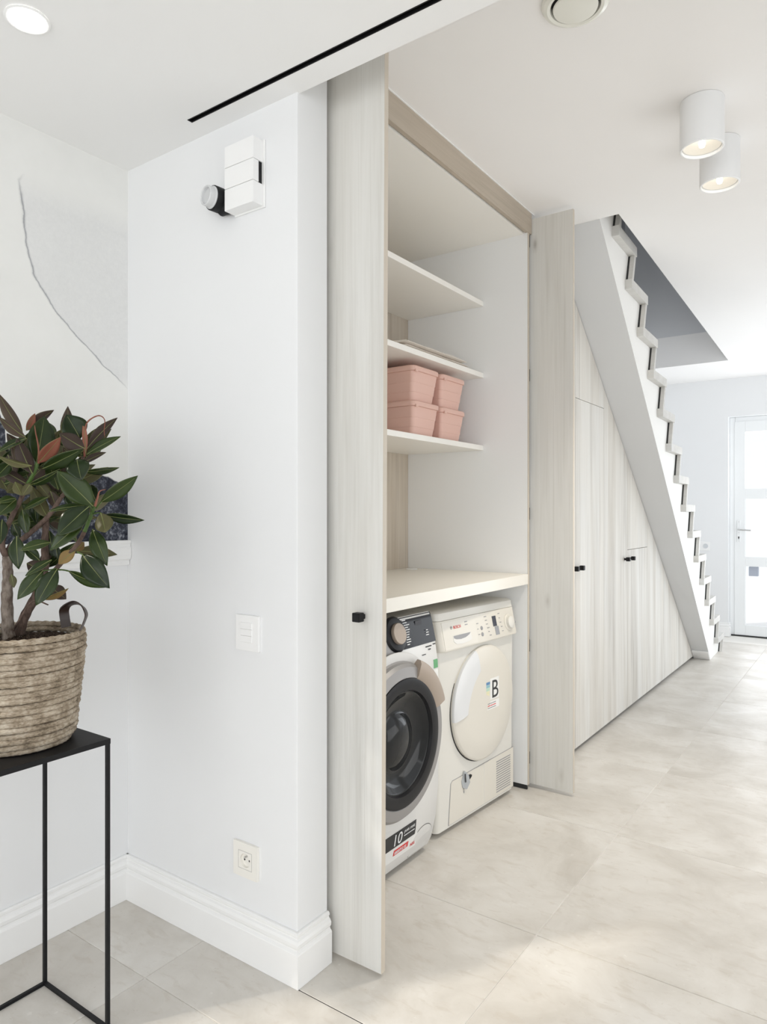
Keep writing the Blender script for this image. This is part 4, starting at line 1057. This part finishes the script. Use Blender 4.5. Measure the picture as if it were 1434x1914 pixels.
LEAVES = [  # base x,y  tip x,y  width  roll  kind  depth base, tip
 (200, 420, -10, 75, 105, 25, 'm', .00, -.02), (230, 468, -10, 285, 95, 35, 'm', -.02, -.05), (325, 690, 395, 275, 215, 10, 't', .00, .03),
 (345, 690, 542, 462, 120, 20, 'r', -.03, -.06), (235, 405, 312, 252, 70, 30, 'r', .04, .05), (250, 400, 482, 222, 110, 40, 'm', .05, .08),
 (640, 560, 606, 188, 135, 20, 'm', .08, .09), (715, 480, 590, 262, 220, 15, 't', .02, .00), (755, 565, 532, 430, 150, 20, 'm', -.03, -.06),
 (765, 610, 745, 320, 45, 10, 'r', .02, .02), (778, 565, 1050, 290, 105, 30, 'm', .03, .05), (775, 620, 1080, 458, 90, -35, 't', .01, .03),
 (735, 700, 948, 600, 75, 40, 'm', .02, .06), (750, 772, 1066, 735, 90, 50, 't', .03, .05), (688, 660, 730, 852, 185, 10, 't', -.03, -.05),
 (380, 745, 735, 568, 135, 25, 't', -.03, -.05), (270, 770, 95, 515, 100, 20, 'm', -.03, -.03), (290, 790, 150, 470, 130, 15, 'm', -.04, -.05),
 (255, 890, -20, 735, 100, 20, 'm', .00, -.03), (240, 475, -20, 600, 80, 45, 't', -.03, -.07), (285, 720, -20, 630, 85, 50, 'o', -.05, -.08),
 (260, 890, 535, 750, 85, 40, 't', -.02, -.04), (832, 1082, 508, 768, 205, 10, 't', -.02, -.05), (903, 1042, 1232, 808, 130, 20, 't', .02, .03),
 (930, 1160, 1290, 1206, 95, 30, 't', .02, .02), (900, 1140, 942, 1315, 150, 10, 'o', -.02, -.05), (828, 1285, 958, 1615, 140, 15, 't', -.01, -.03),
 (792, 1080, 425, 1132, 75, 50, 't', -.02, -.05), (795, 1085, 512, 1345, 190, 20, 't', -.04, -.08), (752, 1218, 448, 1475, 130, 20, 't', -.05, -.08),
 (738, 1515, 980, 1815, 190, 10, 't', -.02, -.04), (615, 1660, 958, 1806, 110, 40, 't', .00, -.01), (385, 1655, 155, 1915, 125, 10, 't', -.06, -.09),
 (512, 1640, 322, 1968, 150, 10, 't', -.05, -.08), (150, 1350, 168, 1645, 125, 15, 't', -.06, -.07), (452, 1405, 178, 1475, 90, 30, 't', -.06, -.10),
 (462, 1560, 225, 1705, 75, 30, 't', -.05, -.08), (672, 1478, 522, 1600, 105, 20, 'y', .00, -.01), (672, 1478, 752, 1402, 75, 20, 'y', .01, .03),
 (430, 1000, 205, 1115, 80, 40, 't', .02, .00), (200, 1110, 245, 1335, 100, 20, 't', .02, .02), (312, 1040, 330, 1240, 90, 30, 't', .04, .05),
 (142, 1010, -20, 1050, 80, 40, 't', -.02, -.05), (145, 1020, -20, 1165, 110, 15, 't', -.02, -.05), (275, 875, 200, 985, 90, 20, 'o', -.02, -.03),
 (135, 865, 200, 985, 90, -10, 'o', -.02, -.03), (522, 935, 428, 690, 130, 15, 't', .04, .06), (535, 925, 470, 745, 80, 30, 'o', .05, .07),
 (450, 945, 505, 1105, 100, 20, 'm', .05, .05), (600, 940, 685, 1115, 110, 10, 't', .04, .04), (430, 1185, 280, 895, 125, 15, 'o', .03, .03),
 (440, 1795, 592, 1912, 125, 15, 'm', .03, .04), (395, 1915, 612, 1815, 60, 40, 'y', -.01, -.01), (352, 1565, 205, 1445, 90, 20, 't', -.02, -.04),
 (240, 1590, 375, 1665, 130, 20, 'm', .03, .04), (430, 1490, 395, 1650, 130, 20, 'm', .06, .06), (120, 1240, 182, 1375, 85, 25, 't', .03, .03),
 (70, 620, 130, 820, 110, 20, 'm', .02, .02), (180, 860, 60, 960, 110, 20, 'o', .02, .00), (90, 540, 240, 720, 110, 15, 'm', .05, .05),
 (440, 1300, 482, 1545, 110, 20, 't', .05, .05), (100, 1690, 125, 1810, 60, 20, 'o', -.02, -.02), (500, 1430, 520, 1560, 70, 20, 't', .02, .02),
 (20, 1200, 5, 1420, 100, 10, 't', -.04, -.06), (90, 700, -40, 830, 120, 20, 't', -.02, -.05), (560, 700, 480, 930, 120, 10, 'm', .07, .07),
 (470, 560, 540, 400, 90, 20, 'o', .06, .08), (330, 870, 445, 1010, 110, 15, 'o', .04, .05), (590, 1290, 690, 1400, 60, 40, 'o', .06, .06),
 (660, 640, 560, 560, 110, 10, 'm', .05, .03), (210, 610, 60, 430, 100, 10, 'm', .03, .02), (-40, 600, -200, 400, 150, 10, 't', -.02, -.04),
 (-60, 800, -280, 720, 150, 10, 't', .0, -.03), (-80, 1000, -300, 1080, 150, 20, 't', -.02, -.05), (-60, 1200, -250, 1380, 160, 10, 't', .0, -.03),
 (-30, 480, -150, 180, 140, 15, 'm', .03, .05), (-100, 1350, -330, 1250, 140, 10, 't', .05, .08), (-50, 900, -200, 560, 150, 10, 't', .08, .12),
 (480, 520, 420, 330, 100, 10, 't', .10, .14), (600, 1150, 560, 1290, 90, 20, 't', .07, .08), (150, 760, 60, 640, 110, 10, 't', .08, .10),
]
for (bx, by, tx_, ty_, w, roll, kd, db, dt) in LEAVES:
    b_ = c1(bx, by, DP+db); t_ = c1(tx_, ty_, DP+dt)
    leaf(b_, t_, w/4.78/1302*DP*1.06, roll, kd, bend=random.uniform(.05, .16))
# fuller crown: further leaves in loose whorls along the branches
rl = random.Random(11)
for (wx, wy, dd, up_, cnt) in ((320, 700, .03, 1, 8), (250, 880, .04, .6, 7), (745, 640, .05, 1, 7), (640, 860, .07, .6, 7), (540, 1000, .08, .4, 7), (840, 1090, .05, .3, 4), (420, 1180, .07, .3, 7), (100, 1190, .05, .5, 6), (40, 900, .05, .8, 6), (690, 1420, .05, -.2, 3), (120, 700, .07, .9, 7), (-60, 760, .03, .7, 6)):
    for q_ in range(cnt):
        a_ = 2*math.pi*(q_+rl.random()*.6)/cnt; L_ = rl.uniform(.075, .115)
        b_ = c1(wx+rl.uniform(-30, 30), wy+rl.uniform(-60, 60), DP+dd)
        t_ = b_+(Rv*math.cos(a_)*.75+Fv*abs(math.sin(a_))*.55+Uv*(up_*.75+rl.uniform(-.45, .35))).normalized()*L_
        if (t_-CAMP).dot(Rv)/(t_-CAMP).dot(Fv)*1302+717 > 225: continue
        leaf(b_, t_, rl.uniform(.026, .038), rl.uniform(-45, 45), rl.choice('ttbmoo'), bend=rl.uniform(.05, .18))
def stem(pts, r0, r1, m):
    p = spline([c1(x, y, DP+d) for x, y, d in pts], 6); n = len(p)
    return obj('stem', add_tube(new(), p, [(r0+(r1-r0)*i/(n-1))*(1+.07*math.sin(i*2.1)) for i in range(n)], 10), m, pt, smooth='all')
stem([(85, 2330, .0), (72, 2180, .0), (62, 1900, .0), (70, 1700, .0), (62, 1530, .0)], .0150, .0105, M_BARK)
stem([(62, 1550, .0), (20, 1440, -.01), (35, 1340, -.01), (100, 1190, -.01), (195, 1000, -.01), (255, 870, -.01)], .0075, .0048, M_BARK2)
stem([(250, 880, -.01), (300, 790, -.02), (335, 690, -.02)], .0050, .0042, M_SHOOT)
stem([(66, 1540, .0), (95, 1440, .01), (220, 1360, .02), (360, 1240, .03), (440, 1160, .03), (550, 1000, .03)], .0075, .0050, M_BARK2)
stem([(550, 1000, .03), (640, 880, .03), (700, 760, .02), (745, 640, .02)], .0050, .0042, M_BARK2)
stem([(160, 2270, .04), (215, 2080, .04), (330, 1860, .04), (400, 1640, .04), (400, 1400, .04), (415, 1200, .04)], .0130, .0070, M_BARK2)
stem([(395, 1660, .04), (440, 1700, .02), (510, 1630, .0), (690, 1420, .0), (760, 1300, .0)], .0060, .0050, M_BARK2)
stem([(755, 1310, .0), (800, 1200, .0), (845, 1080, .0)], .0050, .0040, M_SHOOT)
stem([(845, 1090, .0), (870, 1010, .0), (890, 950, .01), (945, 930, .02)], .0032, .0006, M_LR)
stem([(755, 640, .02), (762, 400, .02), (790, 320, .02), (880, 272, .02), (935, 310, .02), (930, 410, .03), (938, 465, .03)], .0026, .0005, M_LR)
stem([(345, 700, -.03), (345, 560, -.035), (320, 430, -.04), (310, 360, -.04)], .0026, .0007, M_LR)
stem([(120, 2190, .0), (170, 2100, -.02), (290, 1910+20, -.02), (430, 1962, -.03)], .0028, .0016, M_BARK2)
for pts in ([(690, 1490, -.01), (740, 1512, -.02)], [(500, 1650, .0), (560, 1650, .0), (620, 1662, .0)], [(790, 1200, .0), (760, 1215, -.03), (745, 1222, -.05)], [(830, 1130, .0), (810, 1090, -.02), (795, 1083, -.04)], [(690, 1400, .0), (640, 1350, .03), (600, 1330, .04)], [(860, 1100, .0), (890, 1060, .01), (905, 1040, .02)], [(835, 1150, .0), (870, 1140, -.01), (900, 1142, -.02)], [(500, 1640, -.02), (450, 1650, -.04), (385, 1657, -.06)]):
    stem(pts, .0020, .0016, M_SHOOT)
